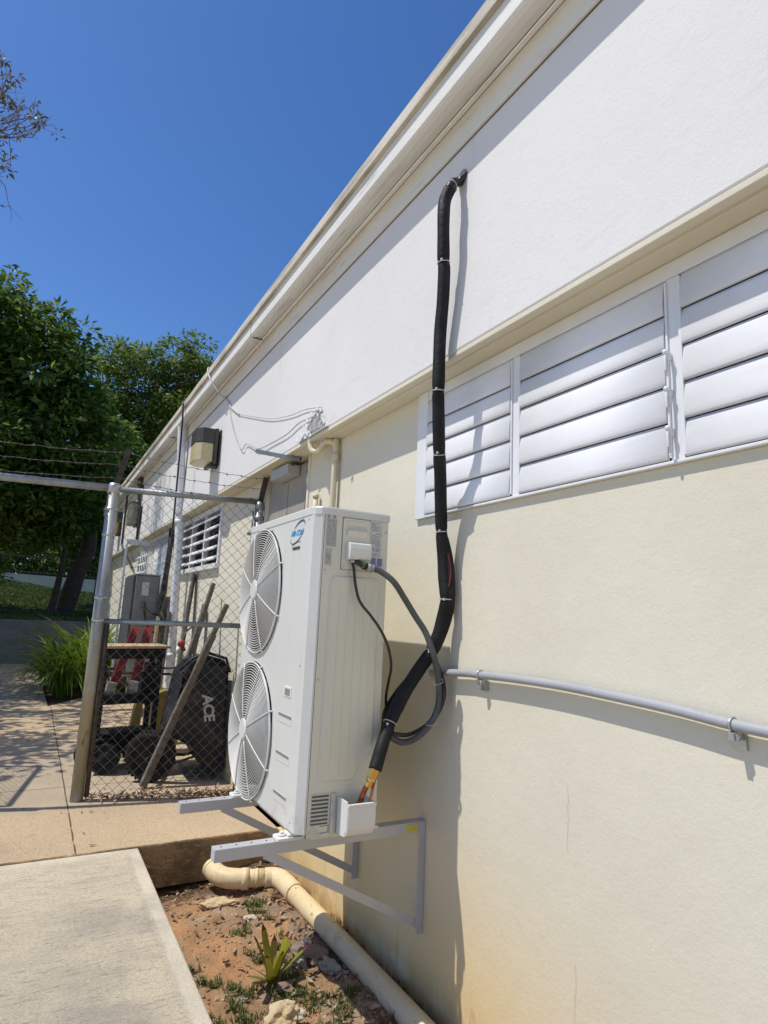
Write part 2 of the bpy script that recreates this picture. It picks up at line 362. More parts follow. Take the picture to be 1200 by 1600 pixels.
TIRE = mat('tyre_rubber', (.012, .012, .011), (.030, .028, .025), 20, .8, spec=.2, bump=.5, bscale=70)
TUB = mat('black_poly_tub', (.010, .010, .012), (.022, .022, .025), 6, .5, bump=.1, bscale=50, spec=.3)
b = NB(TUB); src = b.p.inputs['Base Color'].links[0].from_socket
c_ = b.mix(b.math('MULTIPLY', b.ramp(b.noise(1, 6, sc=(70, 70, 3)), .66, .72), .6), src, (.22, .22, .22)); c_ = b.mix(b.math('MULTIPLY', b.ramp(b.noise(6, 7), .5, .75), .45), c_, (.09, .085, .08)); b.out(c_)
BLK = mat('black_machine', (.008, .008, .009), (.016, .016, .016), 8, .55, spec=.25)
REDM = mat('red_fibreglass', (.30, .03, .018), (.20, .02, .014), 9, .5)
YELP = mat('yellow_plastic', (.30, .22, .05), (.2, .15, .035), 9, .5)
WPAINT = mat('white_letter_paint', (.55, .55, .55), (.30, .30, .30), 40, .6)
BARK = mat('bark', (.055, .042, .030), (.10, .078, .055), 9, .95, bump=.8, bscale=14)
BARKL = mat('grey_bark', (.16, .13, .10), (.09, .072, .055), 9, .95, bump=.6, bscale=24)
IRON = mat('black_iron', (.015, .015, .016), (.025, .025, .025), 9, .5)
STONE1 = mat('yellow_stone', (.50, .37, .19), (.52, .43, .29), 14, .9, bump=.6, bscale=30)
STONE2 = mat('brown_stone', (.26, .19, .14), (.17, .125, .09), 12, .95, bump=.8, bscale=30)
STONE3 = mat('grey_stone', (.36, .32, .27), (.26, .23, .20), 12, .95, bump=.8, bscale=30)
STONE4 = mat('pale_stone', (.62, .56, .45), (.5, .44, .34), 12, .9, bump=.6, bscale=30)
def leafmat(name, c1, c2, c3, rough=.48, tr=.3, spec=.28):
    nb = newmat(name, rough, spec); N = nb.N; L = nb.L
    rp = N.new('ShaderNodeValToRGB'); e = rp.color_ramp.elements; e[0].color = (*c1, 1); e[1].color = (*c3, 1); e.new(.6).color = (*c2, 1)
    L.new(nb.g.outputs['Random Per Island'], rp.inputs[0]); L.new(rp.outputs[0], nb.p.inputs['Base Color'])
    tl = N.new('ShaderNodeBsdfTranslucent'); hs = N.new('ShaderNodeHueSaturation'); hs.inputs['Value'].default_value = 1.3; hs.inputs['Hue'].default_value = .485
    L.new(rp.outputs[0], hs.inputs['Color']); L.new(hs.outputs[0], tl.inputs[0])
    ms = N.new('ShaderNodeMixShader'); ms.inputs[0].default_value = tr; out = N['Material Output']
    L.new(nb.p.outputs[0], ms.inputs[1]); L.new(tl.outputs[0], ms.inputs[2]); L.new(ms.outputs[0], out.inputs[0])
    return nb.m
LEAF1 = leafmat('glossy_leaves', (.028, .072, .012), (.068, .14, .022), (.19, .26, .05), tr=.38)
LEAF2 = leafmat('bright_leaves', (.055, .105, .018), (.11, .18, .03), (.23, .28, .055), tr=.42)
LEAF3 = leafmat('dry_leaves', (.05, .07, .02), (.12, .09, .03), (.16, .10, .04))
LILY = leafmat('strap_leaves', (.055, .12, .012), (.12, .20, .018), (.26, .31, .045), .45, .35)
BROM = leafmat('bromeliad_leaves', (.15, .18, .015), (.24, .25, .025), (.33, .29, .04), .35, .25)
TUFT = leafmat('grass_blades', (.055, .10, .02), (.08, .13, .03), (.22, .18, .08), .7, .3)
DRYG = leafmat('dry_grass_blades', (.12, .09, .05), (.17, .12, .06), (.22, .17, .09), .8, .2)
DLEAF = leafmat('fallen_leaf', (.16, .085, .045), (.28, .18, .11), (.42, .33, .24), .8, .1)

# ---------------------------------------------------------------- ground and paving (setting)
g = MB(); g.add([(-400, -400, -.16), (400, -400, -.16), (400, 400, -.16), (-400, 400, -.16)], [(0, 1, 2, 3)]); g.build('ground', LANDG, kind='structure', origin=(0, 0, -.16))
g = MB(); nx, ny = 76, 330
x0, x1, y0, y1 = .70, 1.70, -2.5, 4.32
def soil_h(x, y):
    h = .035*noise.noise(Vector((x*3, y*3, 0))) + .018*noise.noise(Vector((x*9, y*9, 2))) + .009*noise.noise(Vector((x*28, y*28, 5)))
    h += .004*noise.noise(Vector((x*70, y*70, 5)))
    h += -.06*max(0, min(1, (y-3.75)/.45))*max(0, min(1, (1.5-x)/.2)) + .03*max(0, min(1, (x-1.15)/.3))
    return h - .008
vs = [(x0+(x1-x0)*i/nx, y0+(y1-y0)*j/ny, 0) for j in range(ny+1) for i in range(nx+1)]
vs = [(x, y, soil_h(x, y)) for x, y, _ in vs]
g.add(vs, [(j*(nx+1)+i, j*(nx+1)+i+1, (j+1)*(nx+1)+i+1, (j+1)*(nx+1)+i) for j in range(ny) for i in range(nx)], 0, True)
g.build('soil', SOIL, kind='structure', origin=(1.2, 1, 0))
# front walkway with a trowelled border
g = MB(); g.box(-7.5, .748, -6.0, 4.262, -.02, .204); g.build('walkway', BROOM, kind='structure', bevel=.012, seg=3)  # unseen left stretch extended so the concrete bounces warm light
# upper slab and path
g = MB(); g.add([(-2.2, 4.27, .21), (1.70, 4.27, .21), (1.70, 10.3, .21), (1.70, 9.2, .21), (1.62, 9.2, .21), (.37, 10.3, .21), (.28, 15.7, .21), (.0, 17.4, .21), (-2.2, 17.4, .21)],
                [(0, 1, 3, 4, 5, 6, 7, 8)])
def slab(poly, z0, z1, mi_side=1):
    m = MB(); n = len(poly)
    m.add([(x, y, z1) for x, y in poly], [tuple(range(n))], 0)
    m.add([(x, y, z) for z in (z1, z0) for x, y in poly], [(i, (i+1) % n, n+(i+1) % n, n+i) for i in range(n)], mi_side); return m
slab([(-2.2, 4.27), (1.70, 4.27), (1.70, 11.6), (1.0, 11.4), (.37, 10.3), (.28, 15.7), (.05, 17.35), (-2.2, 17.35)], -.05, .21).build('path', [AGG, SLABSIDE], kind='structure', bevel=.014, seg=3)
# planting bed soil
g = MB(); g.box(.30, 1.69, 10.32, 17.3, -.02, .17); g.build('planting_bed', SOIL, kind='structure')
# grassy bank behind the retaining wall, rising to the upper wall, and lawn beyond
g = MB(); nx, ny = 40, 60
def bank(x, y):
    if y < 29.6: t = max(0, (y-17.6)/12); z = 1.17 + t**1.3*(1.28 - .12*(x+1))
    else: z = 2.45 - .12*(x+1)*max(0, 1-(y-29.6)/6) + (y-29.6)*.035
    return z + .06*noise.noise(Vector((x, y, 0))) * min(1, (y-17.6)/1.5)
ys = [17.55 + 12*(j/40) for j in range(41)] + [29.6 + 2.2*j for j in range(1, 26)]
xs = [-40, -25, -16, -10, -8, -6, -5] + [-4 + i*.4 for i in range(28)] + [8, 10, 14, 20, 30, 45]
g.add([(x, y, bank(max(-5, min(4, x)), y)) for y in ys for x in xs], [(j*len(xs)+i, j*len(xs)+i+1, (j+1)*len(xs)+i+1, (j+1)*len(xs)+i) for j in range(len(ys)-1) for i in range(len(xs)-1)], 0, True)
g.build('grass_bank', GRASSG, kind='structure')
rw = tag(MB().box(-8, 4, 17.36, 17.6, .0, 1.24).build('retaining_wall', RETW, bevel=.01), 'low plain grey painted retaining wall in shade at the end of the path', 'wall')
g = MB(); pl = [(-9, 3.15), (-1.1, 2.83), (2.4, 2.76), (9, 2.6)]
for (xa, za), (xb, zb) in zip(pl[:-1], pl[1:]):
    g.add([(xa, 30, .5), (xb, 30, .5), (xb, 30, zb), (xa, 30, za), (xa, 30.25, .5), (xb, 30.25, .5), (xb, 30.25, zb), (xa, 30.25, za)], [(0, 1, 2, 3), (4, 7, 6, 5), (3, 2, 6, 7)])
tag(g.build('boundary_wall', UPW), 'long pale grey wall at the top of the grass bank, under the black railings', 'wall')
f = thing('iron_fence', (0, 30.12, 2.8), 'black iron picket railings standing on the far pale wall', 'fence')
def zt(x):
    for (xa, za), (xb, zb) in zip(pl[:-1], pl[1:]):
        if xa <= x <= xb: return za + (zb-za)*(x-xa)/(xb-xa)
    return 2.8
g = MB()
x = -8.8
while x < 8.5:
    g.box(x-.014, x+.014, 30.10, 30.13, zt(x), zt(x)+.86); x += .145
g.build('pickets', IRON, f)
for dz in (.10, .74):
    g = MB(); g.tube([(x, 30.145, zt(x)+dz) for x in (-8.9, -1.1, 2.4, 8.9)], .022, 6); g.build('rail', IRON, f)

# ---------------------------------------------------------------- building
Y0, Y1 = -4.0, 17.45
BL = thing('building', (1.65, 6.7, 0), 'long single storey stucco building, white upper band over cream lower wall', 'building')
def wall_holes(x, depth, y0, y1, z0, z1, holes):
    m = MB(); ys = sorted({y0, y1, *[h[0] for h in holes], *[h[1] for h in holes]}); zs = sorted({z0, z1, *[h[2] for h in holes], *[h[3] for h in holes]})
    def inh(y, z): return any(h[0] < y < h[1] and h[2] < z < h[3] for h in holes)
    for a, b_ in zip(ys[:-1], ys[1:]):
        for c, d in zip(zs[:-1], zs[1:]):
            if not inh((a+b_)/2, (c+d)/2): m.add([(x, a, c), (x, b_, c), (x, b_, d), (x, a, d)], [(0, 1, 2, 3)])
    for (a, b_, c, d) in holes:
        vs = [(x, a, c), (x, b_, c), (x, b_, d), (x, a, d)]; vs += [(x+depth, p[1], p[2]) for p in vs]
        m.add(vs, [(0, 1, 5, 4), (1, 2, 6, 5), (2, 3, 7, 6), (3, 0, 4, 7)])
    m.add([(x, y1, z0), (x+7, y1, z0), (x+7, y1, z1), (x, y1, z1), (x, y0, z0), (x+7, y0, z0), (x+7, y0, z1), (x, y0, z1)], [(0, 1, 2, 3), (4, 5, 6, 7), (1, 5, 6, 2)])
    return m
WZ0, WZ1 = 2.158, 2.825
holes = [(-1.75, 2.62, WZ0, WZ1), (4.10, 5.09, .21, WZ1), (6.50, 8.56, 2.155, 2.80), (9.35, 10.65, .21, 2.78), (11.25, 12.45, 2.20, 2.66)]
wl = wall_holes(1.65, .12, Y0, Y1, -.1, WZ1+.006, holes)
wall = wl.build('lower_wall', CREAM, BL)
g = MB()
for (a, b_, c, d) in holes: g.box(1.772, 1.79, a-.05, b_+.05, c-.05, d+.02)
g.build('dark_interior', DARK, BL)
# cream soffit of the white band, with a drip groove
MB().prism([(1.502, 2.822), (1.538, 2.822), (1.540, 2.832), (1.553, 2.832), (1.555, 2.822), (1.648, 2.822), (1.648, 2.845), (1.502, 2.845)], 1, Y0, Y1).build('soffit', CREAM, BL, bevel=.003)
MB().box(1.50, 1.9, Y0, Y1+.004, 2.8455, 4.03).build('upper_wall', WHITE, BL, bevel=.008)
MB().box(1.482, 1.4995, Y0, Y1-.02, 3.862, 4.008).build('trim_board', ROOFP, BL, bevel=.003)
g = MB(); g.box(1.4955, 1.4992, Y0, Y1-.04, 3.857, 3.8615); g.build('trim_gap', SEAM, BL)
g = MB(); g.box(1.470, 1.4998, Y0, Y1-.04, 4.0385, 4.0475); g.build('soffit_gap', SEAM, BL)
g = MB(); g.tube([(1.478, Y0, 4.024), (1.478, Y1-.03, 4.024)], .014, 8); g.build('trim_bead', ROOFP, BL)
roof = MB().prism([(1.341, 4.111), (1.341, 4.000), (1.350, 3.988), (1.372, 3.985), (1.41, 3.996), (1.45, 4.018), (1.478, 4.045), (1.52, 4.048), (8.9, 4.048), (8.9, 4.13), (1.5, 4.13), (1.37, 4.111)], 1, Y0-.1, Y1+.25).build('roof', ROOFP, BL, bevel=.002)
MB().prism([(1.318, 4.112), (1.318, 4.182), (1.326, 4.194), (1.50, 4.194), (1.50, 4.135), (1.372, 4.112)], 1, Y0-.12, Y1+.27).build('roof_edge', CAPM, roof)
# joints of the fascia, small gutter screws
g = MB()
for y in (.55, 4.9, 8.6, 12.9):
    g.box(1.3395, 1.343, y, y+.006, 3.99, 4.11)
    g.box(1.36, 1.45, y, y+.006, 3.978, 3.990)
build_each(g, 'fascia_joint', SEAM, roof)
# hairline cracks
def ribbon(pts, wd, x, parent, name='wall_crack', m=INKG):
    g = MB()
    for i in range(len(pts)-1):
        (a, c), (b_, d) = pts[i], pts[i+1]
        g.add([(x, a-wd/2, c), (x, a+wd/2, c), (x, b_+wd/2, d), (x, b_-wd/2, d)], [(0, 1, 2, 3)])
    return g.build(name, m, parent)
random.seed(3)
for (y, za, zb) in ((1.575, .0, .60), (1.60, .92, 1.13)):
    n = 24; ribbon([(y+.008*noise.noise(Vector((i*.5, y, za)))+.004*random.random(), za+(zb-za)*i/n) for i in range(n+1)], .0011, 1.6488, wall, m=CRACKM)
ribbon([(2.90+.012*noise.noise(Vector((i*.5, 9, 1))), 2.156-.02*i/12+.002*random.random()) if 0 else (3.25-.63*i/12, 2.118+.036*i/12+.004*random.random()) for i in range(13)], .0018, 1.6488, wall, m=CRACKM)

# louvre windows
def louvre_panel(ya, yb, z0, z1, n, parent, closed=True, xo=1.65):
    g = MB(); p = (z1-z0)/n
    for i in range(n):
        a = z0+i*p; b_ = a+p
        if closed:
            j = .002*math.sin(i*2.1+ya*3)
            prof = [(xo-.012, b_-.0015), (xo-.0155, b_-.014), (xo-.0195, b_-.034), (xo-.0225+j*.4, b_-.062), (xo-.0238+j*.4, a+.028), (xo-.0235+j*.4, a+.009), (xo-.021+j*.4, a+.003), (xo-.0145, a+.0012), (xo-.0135, a+.006), (xo-.016, a+.04), (xo-.010, b_-.03), (xo-.006, b_-.0015)]
        else:
            c = a+p*.55; prof = [(xo-.062, c-.040), (xo-.066, c-.030), (xo-.03, c+.002), (xo+.018, c+.032), (xo+.022, c+.024), (xo-.02, c-.010), (xo-.055, c-.044)]
        g.prism(prof, 1, ya+.004, yb-.004, smooth=True)
    return g.build('louvre_blades', LOUV, parent)
W = MB().box(1.632, 1.70, 2.525, 2.615, WZ0, 2.820)
for c in (1.862, 1.135, .40, -.33, -1.06): W.box(1.636, 1.70, c-.024, c+.024, WZ0+.012, 2.764)
W.box(1.634, 1.70, -1.74, 2.524, 2.765, 2.820); W.box(1.630, 1.70, -1.74, 2.524, WZ0+.001, WZ0+.0115)
W.box(1.634, 1.70, -1.74, -1.68, WZ0+.013, 2.764)
big = W.build('louvre_window', WFR, BL, bevel=.002)
edges = [2.524, 1.888, 1.836, 1.161, 1.109, .426, .374, -.304, -.356, -1.034, -1.086, -1.68]
for k in range(0, 12, 2): louvre_panel(edges[k+1], edges[k], WZ0+.013, 2.764, 5, big)
g = MB()
for c in (1.862, 1.135):
    g.box(1.628, 1.6355, c-.030, c-.020, WZ0+.02, 2.755); g.box(1.629, 1.6355, c+.018, c+.026, WZ0+.02, 2.755)
build_each(g, 'window_trim', WFR, big, bevel=.001)
g = MB()
for z in (2.50, 2.38, 2.255):
    g.box(1.610, 1.633, 1.143, 1.151, z-.012, z+.012); g.tube([(1.606, 1.147, z+.008), (1.606, 1.147, z-.05)], .005, 6); g.ball((1.606, 1.147, z+.01), .009, 5)
g.box(1.612, 1.62, 1.142, 1.150, 2.18, 2.51)
g.build('louvre_operator', WFR, big, bevel=.001)
# far louvre window with its blades open
W = MB(); W.box(1.628, 1.70, 6.47, 6.53, 2.155, 2.80); W.box(1.628, 1.70, 8.53, 8.60, 2.155, 2.80); W.box(1.628, 1.70, 6.53, 8.53, 2.74, 2.80)
W.box(1.600, 1.70, 6.47, 8.60, 2.10, 2.154)
for c in (7.19, 7.86): W.box(1.63, 1.69, c-.025, c+.025, 2.156, 2.739)
far = W.build('open_louvre_window', WFR, BL, bevel=.003)
for a, b_ in ((6.53, 7.165), (7.215, 7.835), (7.885, 8.53)): louvre_panel(a, b_, 2.17, 2.735, 5, far, closed=False)
W = MB(); W.box(1.63, 1.70, 11.25, 11.31, 2.2, 2.66); W.box(1.63, 1.70, 12.39, 12.45, 2.2, 2.66); W.box(1.61, 1.70, 11.25, 12.45, 2.14, 2.199)
sm = W.build('small_louvre_window', WFR, BL, bevel=.003); louvre_panel(11.31, 12.39, 2.21, 2.65, 3, sm, closed=False)
# grey steel door
dr = MB().box(1.672, 1.71, 4.135, 5.055, .22, 2.80).build('door', DOORM, BL, bevel=.002)
g = MB(); g.box(1.640, 1.70, 4.098, 4.134, .21, 2.82); g.box(1.640, 1.70, 5.056, 5.092, .21, 2.82); g.build('door_frame', CREAM, dr, bevel=.002)
g = MB(); g.box(1.560, 1.668, 4.36, 4.74, 2.715, 2.795); g.build('door_closer', CLOS, dr, bevel=.006)
g = MB(); g.obox((1.60, 4.40, 2.79), (1.60, 4.19, 2.80), .02, .012); g.build('closer_arm', DARK, dr)
g = MB(); g.tube([(1.655, 4.165, 2.60), (1.655, 4.165, 2.72)], .013, 8); g.box(1.662, 1.672, 4.14, 4.20, 2.60, 2.72); g.build('hinge', ZINC, dr)
g = MB(); g.box(1.670, 1.6725, 4.60, 4.606, .3, 2.7); g.build('door_seam', SEAM, dr)
# barred far doorway
g = MB()
y = 9.40
while y < 10.62: g.tube([(1.63, y, .3), (1.63, y, 2.74)], .009, 6); y += .095
for z in (.3, 1.3, 2.35, 2.76): g.box(1.62, 1.64, 9.36, 10.64, z-.02, z+.02)
g.build('security_bars', WFR, BL)
gd = MB(); gd.box(1.20, 1.64, 10.66, 10.70, 2.66, 2.74); gd.box(1.19, 1.22, 10.66, 10.70, .25, 2.655)
for i in range(8): gd.tube([(1.44+.026*i, 10.68, .3), (1.44+.026*i, 10.68, 2.66)], .006, 6)
gd.build('open_gate_leaf', WFR, BL)
# broken plaster patch at the band edge
random.seed(11)
pts = [(3.47, 2.846), (3.97, 2.846), (3.93, 2.868), (3.87, 2.90), (3.83, 2.93), (3.78, 2.955), (3.74, 2.985), (3.68, 3.00), (3.62, 3.01), (3.58, 2.985), (3.60, 2.955), (3.56, 2.93), (3.545, 2.90), (3.50, 2.885)]
g = MB(); cx, cz = 3.70, 2.89; n = len(pts)
def ring(s, x): return [(x + .003*random.random(), cx+(p[0]-cx)*s, cz+(p[1]-cz)*s) for p in pts]
rr = [ring(1, 1.4985), ring(.9, 1.487), ring(.6, 1.492), ring(.3, 1.489)]
for a in range(3): g.add(rr[a]+rr[a+1], [(i, (i+1) % n, n+(i+1) % n, n+i) for i in range(n)])
g.add(rr[3], [tuple(range(n))]); g.build('plaster_patch', CHIP, BL)
g = MB()
for i in range(46):
    if i < 30: p = pts[i % n]; y = p[0]+random.uniform(-.03, .03); z = max(2.852, p[1]+random.uniform(-.015, .02))
    else: y = random.uniform(3.72, 3.93); z = random.uniform(2.85, 2.90)
    s = random.uniform(.006, .02); x = 1.483-random.random()*.008
    g.add([(x, y-s, z-s*.5), (x-.008*random.random(), y+s, z-s*random.random()), (x-.004, y+s*.5, z+s), (x, y-s*.6, z+s*.5)], [(0, 1, 2, 3)])
_o = g.build('paint_flakes', FLAKE, BL); _o['kind'] = 'stuff'

# ---------------------------------------------------------------- pipes and cables on the building
dp = thing('downpipe', (1.56, 8.0, .21), 'white painted rainwater pipe running from the roof edge down the wall behind the fence', 'downpipe')
MB().tube(spline([(1.385, 8.0, 4.05), (1.40, 8.0, 3.95), (1.455, 8.0, 3.2), (1.475, 8.0, 2.85), (1.50, 8.0, 2.6), (1.58, 8.0, .22)], 4), .052, 14).build('pipe', WFR, dp)
g = MB()
for x, z in ((1.46, 3.1), (1.49, 2.75), (1.55, 1.1)): g.tube([(x, 8.0, z-.025), (x, 8.0, z+.025)], .060, 14)
build_each(g, 'coupling', WFR, dp)
bc = tag(MB().tube(spline([(1.40, 7.62, 4.20), (1.325, 7.60, 4.20), (1.305, 7.55, 4.12), (1.31, 7.5, 3.9), (1.31, 7.42, 2.93), (1.31, 7.41, 2.03), (1.33, 7.6, 1.75), (1.40, 8.2, 1.58)], 6), .011, 8).build('power_cable', CORD), 'straight black cable dropping from the roof edge in front of the white downpipe', 'cable')
wc = MB().tube(spline([(1.325, 6.36, 4.21), (1.31, 6.34, 4.17), (1.32, 6.22, 4.03), (1.40, 6.13, 3.87), (1.47, 6.2, 3.86), (1.485, 6.05, 3.77), (1.49, 5.93, 3.673), (1.49, 5.61, 3.514)], 6), .0075, 6)
wc.tube(spline([(1.49, 5.61, 3.514), (1.488, 5.18, 3.377), (1.488, 4.63, 3.206), (1.488, 4.18, 3.111), (1.488, 3.89, 3.073), (1.49, 3.637, 3.02), (1.497, 3.60, 3.01)], 6), .003, 6)
tag(wc.build('loose_white_cable', TIE), 'loose white cable hanging from the roof edge and sagging to the broken plaster', 'cable')
wc = MB().tube(spline([(1.488, 6.03, 3.74), (1.485, 5.85, 3.499), (1.485, 5.576, 3.238), (1.482, 5.377, 3.113), (1.485, 5.269, 3.143), (1.485, 5.085, 3.078), (1.48, 4.858, 3.004), (1.485, 4.58, 2.985), (1.485, 4.22, 2.972), (1.485, 3.97, 2.996), (1.49, 3.74, 2.98)], 6), .0038, 6)
tag(wc.build('kinked_grey_cable', mat('grey_cable', (.42, .42, .42), (.33, .33, .33), 9, .5)), 'thin grey cable with kinks, looping lowest on the white band above the door', 'cable')
g = MB().obox((1.300, 4.33, 2.838), (1.60, 4.20, 2.795), .012, .030).obox((1.300, 4.35, 2.846), (1.60, 4.23, 2.806), .022, .006)
tag(g.build('angle_iron', GALV), 'short steel angle iron sticking out above the grey door', 'bracket')
cp = thing('cream_wall_pipe', (1.618, 3.59, 1.0), 'cream painted pipe with a top elbow, running down the wall right of the grey door', 'pipe')
MB().tube(spline([(1.612, 3.60, 1.0), (1.612, 3.60, 1.5), (1.615, 3.60, 2.70), (1.613, 3.61, 2.775), (1.59, 3.63, 2.80), (1.56, 3.66, 2.80)], 5), .020, 12).build('pipe', CPIPE, cp)
MB().tube(spline([(1.515, 3.80, 2.86), (1.510, 3.79, 2.80), (1.52, 3.765, 2.752), (1.545, 3.72, 2.75), (1.56, 3.68, 2.79), (1.575, 3.65, 2.80)], 5), .019, 12).build('trap_bend', CPIPE, cp)
MB().tube([(1.615, 3.60, 2.66), (1.615, 3.60, 2.72)], .026, 12).build('coupling', CPIPE, cp)
g = MB().tube([(1.615, 3.886, 2.25), (1.615, 3.886, 2.462)], .017, 10).tube([(1.615, 3.886, 2.462), (1.615, 3.886, 2.485)], .023, 10)
tag(g.build('capped_pipe_stub', CPIPE), 'short capped cream pipe stub on the wall just behind the new air conditioner', 'pipe')
# grey conduit
cd = thing('grey_conduit', (1.62, 1.6, 1.45), 'grey plastic conduit bowing across the cream wall right of the black pipe bundle', 'conduit')
MB().tube(spline([(1.645, 2.44, 1.422), (1.625, 2.40, 1.428), (1.62, 2.306, 1.435), (1.62, 2.134, 1.448), (1.62, 2.040, 1.450), (1.62, 1.854, 1.456), (1.62, 1.613, 1.458), (1.62, 1.401, 1.452), (1.62, 1.175, 1.442), (1.62, .994, 1.428), (1.62, .80, 1.424), (1.62, .2, 1.42), (1.62, -1.5, 1.42)], 5), .0155, 14).build('conduit', CONDM, cd)
for y, z in ((2.045, 1.450), (.998, 1.428), (-.3, 1.42)):
    g = MB(); g.tube([(1.62+.0185*math.cos(t), y, z+.0185*math.sin(t)) for t in [2*math.pi*k/16 for k in range(16)]], .0035, 6, closed=True)
    g.box(1.60, 1.645, y-.013, y+.002, z-.037, z-.017); g.disc((1.612, y-.012, z-.030), (1, 0, 0), .009, .012, 8); g.box(1.640, 1.6495, y-.02, y+.02, z-.062, z-.02)
    g.build('conduit_clamp', ZINC, cd)

# insulated refrigerant lines
def circ(p, n=14): return p
ln = thing('insulated_pipe_bundle', (1.45, 2.15, 1.0), 'black foam insulated pipes tied with white straps, dropping from white wall to new unit', 'pipe bundle')
P = [(1.425,2.086,3.602),(1.41,2.098,3.544),(1.405,2.096,3.444),(1.420,2.110,3.282),(1.425,2.115,3.252),(1.430,2.115,3.210),(1.440,2.133,3.081),(1.445,2.154,2.936),(1.445,2.156,2.784),(1.450,2.162,2.664),(1.460,2.174,2.613),(1.500,2.215,2.411),(1.530,2.246,2.321),(1.555,2.27,2.178),(1.570,2.28,2.058),(1.588,2.286,1.947),(1.592,2.281,1.859),(1.592,2.262,1.754),(1.590,2.280,1.675),(1.575,2.293,1.590),(1.550,2.313,1.516),(1.500,2.334,1.435),(1.445,2.345,1.348),(1.400,2.339,1.276),(1.365,2.328,1.219),(1.320,2.302,1.144),(1.280,2.281,1.057)]
sp = spline(P, 8); ties = [3.252, 2.664, 2.40, 2.058, 1.753, 1.523, 1.227]
rad = []
for p in sp:
    r = .0285 if p.z > 1.6 else .030
    if p.z < 1.28: r = .0275
    dz = min(abs(p.z-t) for t in ties); r *= 1 - .14*math.exp(-(dz/.012)**2)
    r *= 1 + .05*noise.noise(Vector((p.z*9, 0, 0))); rad.append(r)
MB().tube(sp, rad, 16).build('insulated_pipe', FOAM, ln)
# second pipe running behind, visible where the bundle opens
P2 = [(1.586,2.284,2.03),(1.603,2.272,1.95),(1.611,2.264,1.87),(1.609,2.252,1.77),(1.606,2.262,1.69),(1.590,2.285,1.60),(1.565,2.315,1.52),(1.520,2.396,1.412),(1.475,2.448,1.326),(1.430,2.455,1.252),(1.385,2.389,1.202),(1.335,2.33,1.14)]
MB().tube(spline(P2, 6), .0215, 12).build('insulated_pipe', FOAM, ln)
MB().tube(spline([(1.590,2.256,1.96),(1.598,2.243,1.90),(1.597,2.240,1.85),(1.590,2.242,1.81)], 5), .0028, 6).build('red_wire', REDM, ln)
g = MB(); g.tube(spline([(1.425,2.086,3.600), (1.445, 2.087, 3.640), (1.475, 2.09, 3.668), (1.52, 2.093, 3.688)], 5), [.027]*4+[.024]*4+[.021]*4+[.019]*4, 12)
g.tube(spline([(1.44, 2.10, 3.62), (1.47, 2.075, 3.66), (1.50, 2.062, 3.70)], 4), .013, 8)
g.tube(spline([(1.45, 2.09, 3.66), (1.48, 2.11, 3.69), (1.51, 2.10, 3.71)], 4), .010, 8); g.build('taped_end', TAPE, ln)
g = MB()
for t in ties:
    i = min(range(len(sp)), key=lambda k: abs(sp[k].z-t)); p = sp[i]; d = (sp[min(i+1, len(sp)-1)]-sp[i-1]).normalized(); a = d.orthogonal().normalized(); c = d.cross(a); r = .0285
    gg = MB().tube([p+(a*math.cos(q)+c*math.sin(q))*r for q in [2*math.pi*k/18 for k in range(18)]], .0022, 6, closed=True)
    gg.box(p.x-.028, p.x-.020, p.y-.024, p.y-.016, p.z-.005, p.z+.005); gg.build('zip_tie', TIE, ln)
p = Vector((1.44, 2.085, 3.625)); MB().tube([p+Vector((.017*math.cos(q)-.0*math.sin(q), .027*math.sin(q), .022*math.cos(q+3.14))) for q in [2*math.pi*k/16 for k in range(16)]], .0022, 6, closed=True).build('zip_tie', TIE, ln)
g = MB(); g.tube(spline([(1.284,2.284,1.062),(1.27,2.292,1.026)], 2), .024, 6, smooth=False); g.tube([(1.273, 2.291, 1.030), (1.267, 2.295, 1.010)], .019, 14); g.tube([(1.268, 2.294, 1.012), (1.262, 2.300, .992)], .016, 6, smooth=False); g.build('brass_nut', BRASS, ln)
MB().tube(spline([(1.27,2.294,1.02),(1.252,2.310,.974),(1.240,2.335,.90)], 4), .0115, 12).build('copper_pipe', COPPER, ln)
MB().tube(spline([(1.298,2.292,1.05),(1.285,2.298,.992),(1.270,2.304,.90)], 4), .0055, 10).build('copper_pipe', COPPER, ln)
# hole stain
def wash(pts, x, m, name, par): g = MB(); g.add([(x, a, c) for a, c in pts], [tuple(range(len(pts)))]); return g.build(name, m, par)
SMUDGE = mat('sealant_smudge', (.16, .16, .155), (.40, .40, .39), 26, .9, bump=.5, bscale=40)
g = MB()
n = 26; cy, cz = 2.088, 3.698
pr = [(.034+.012*noise.noise(Vector((math.cos(k*2*math.pi/n)*2, math.sin(k*2*math.pi/n)*2, 4)))) for k in range(n)]
g.add([(1.4955, cy, cz)]+[(1.4985, cy+pr[k]*1.1*math.cos(2*math.pi*k/n), cz+pr[k]*1.25*math.sin(2*math.pi*k/n)) for k in range(n)], [(0, 1+k, 1+(k+1) % n) for k in range(n)])
g.build('hole_sealant', SMUDGE, ln)

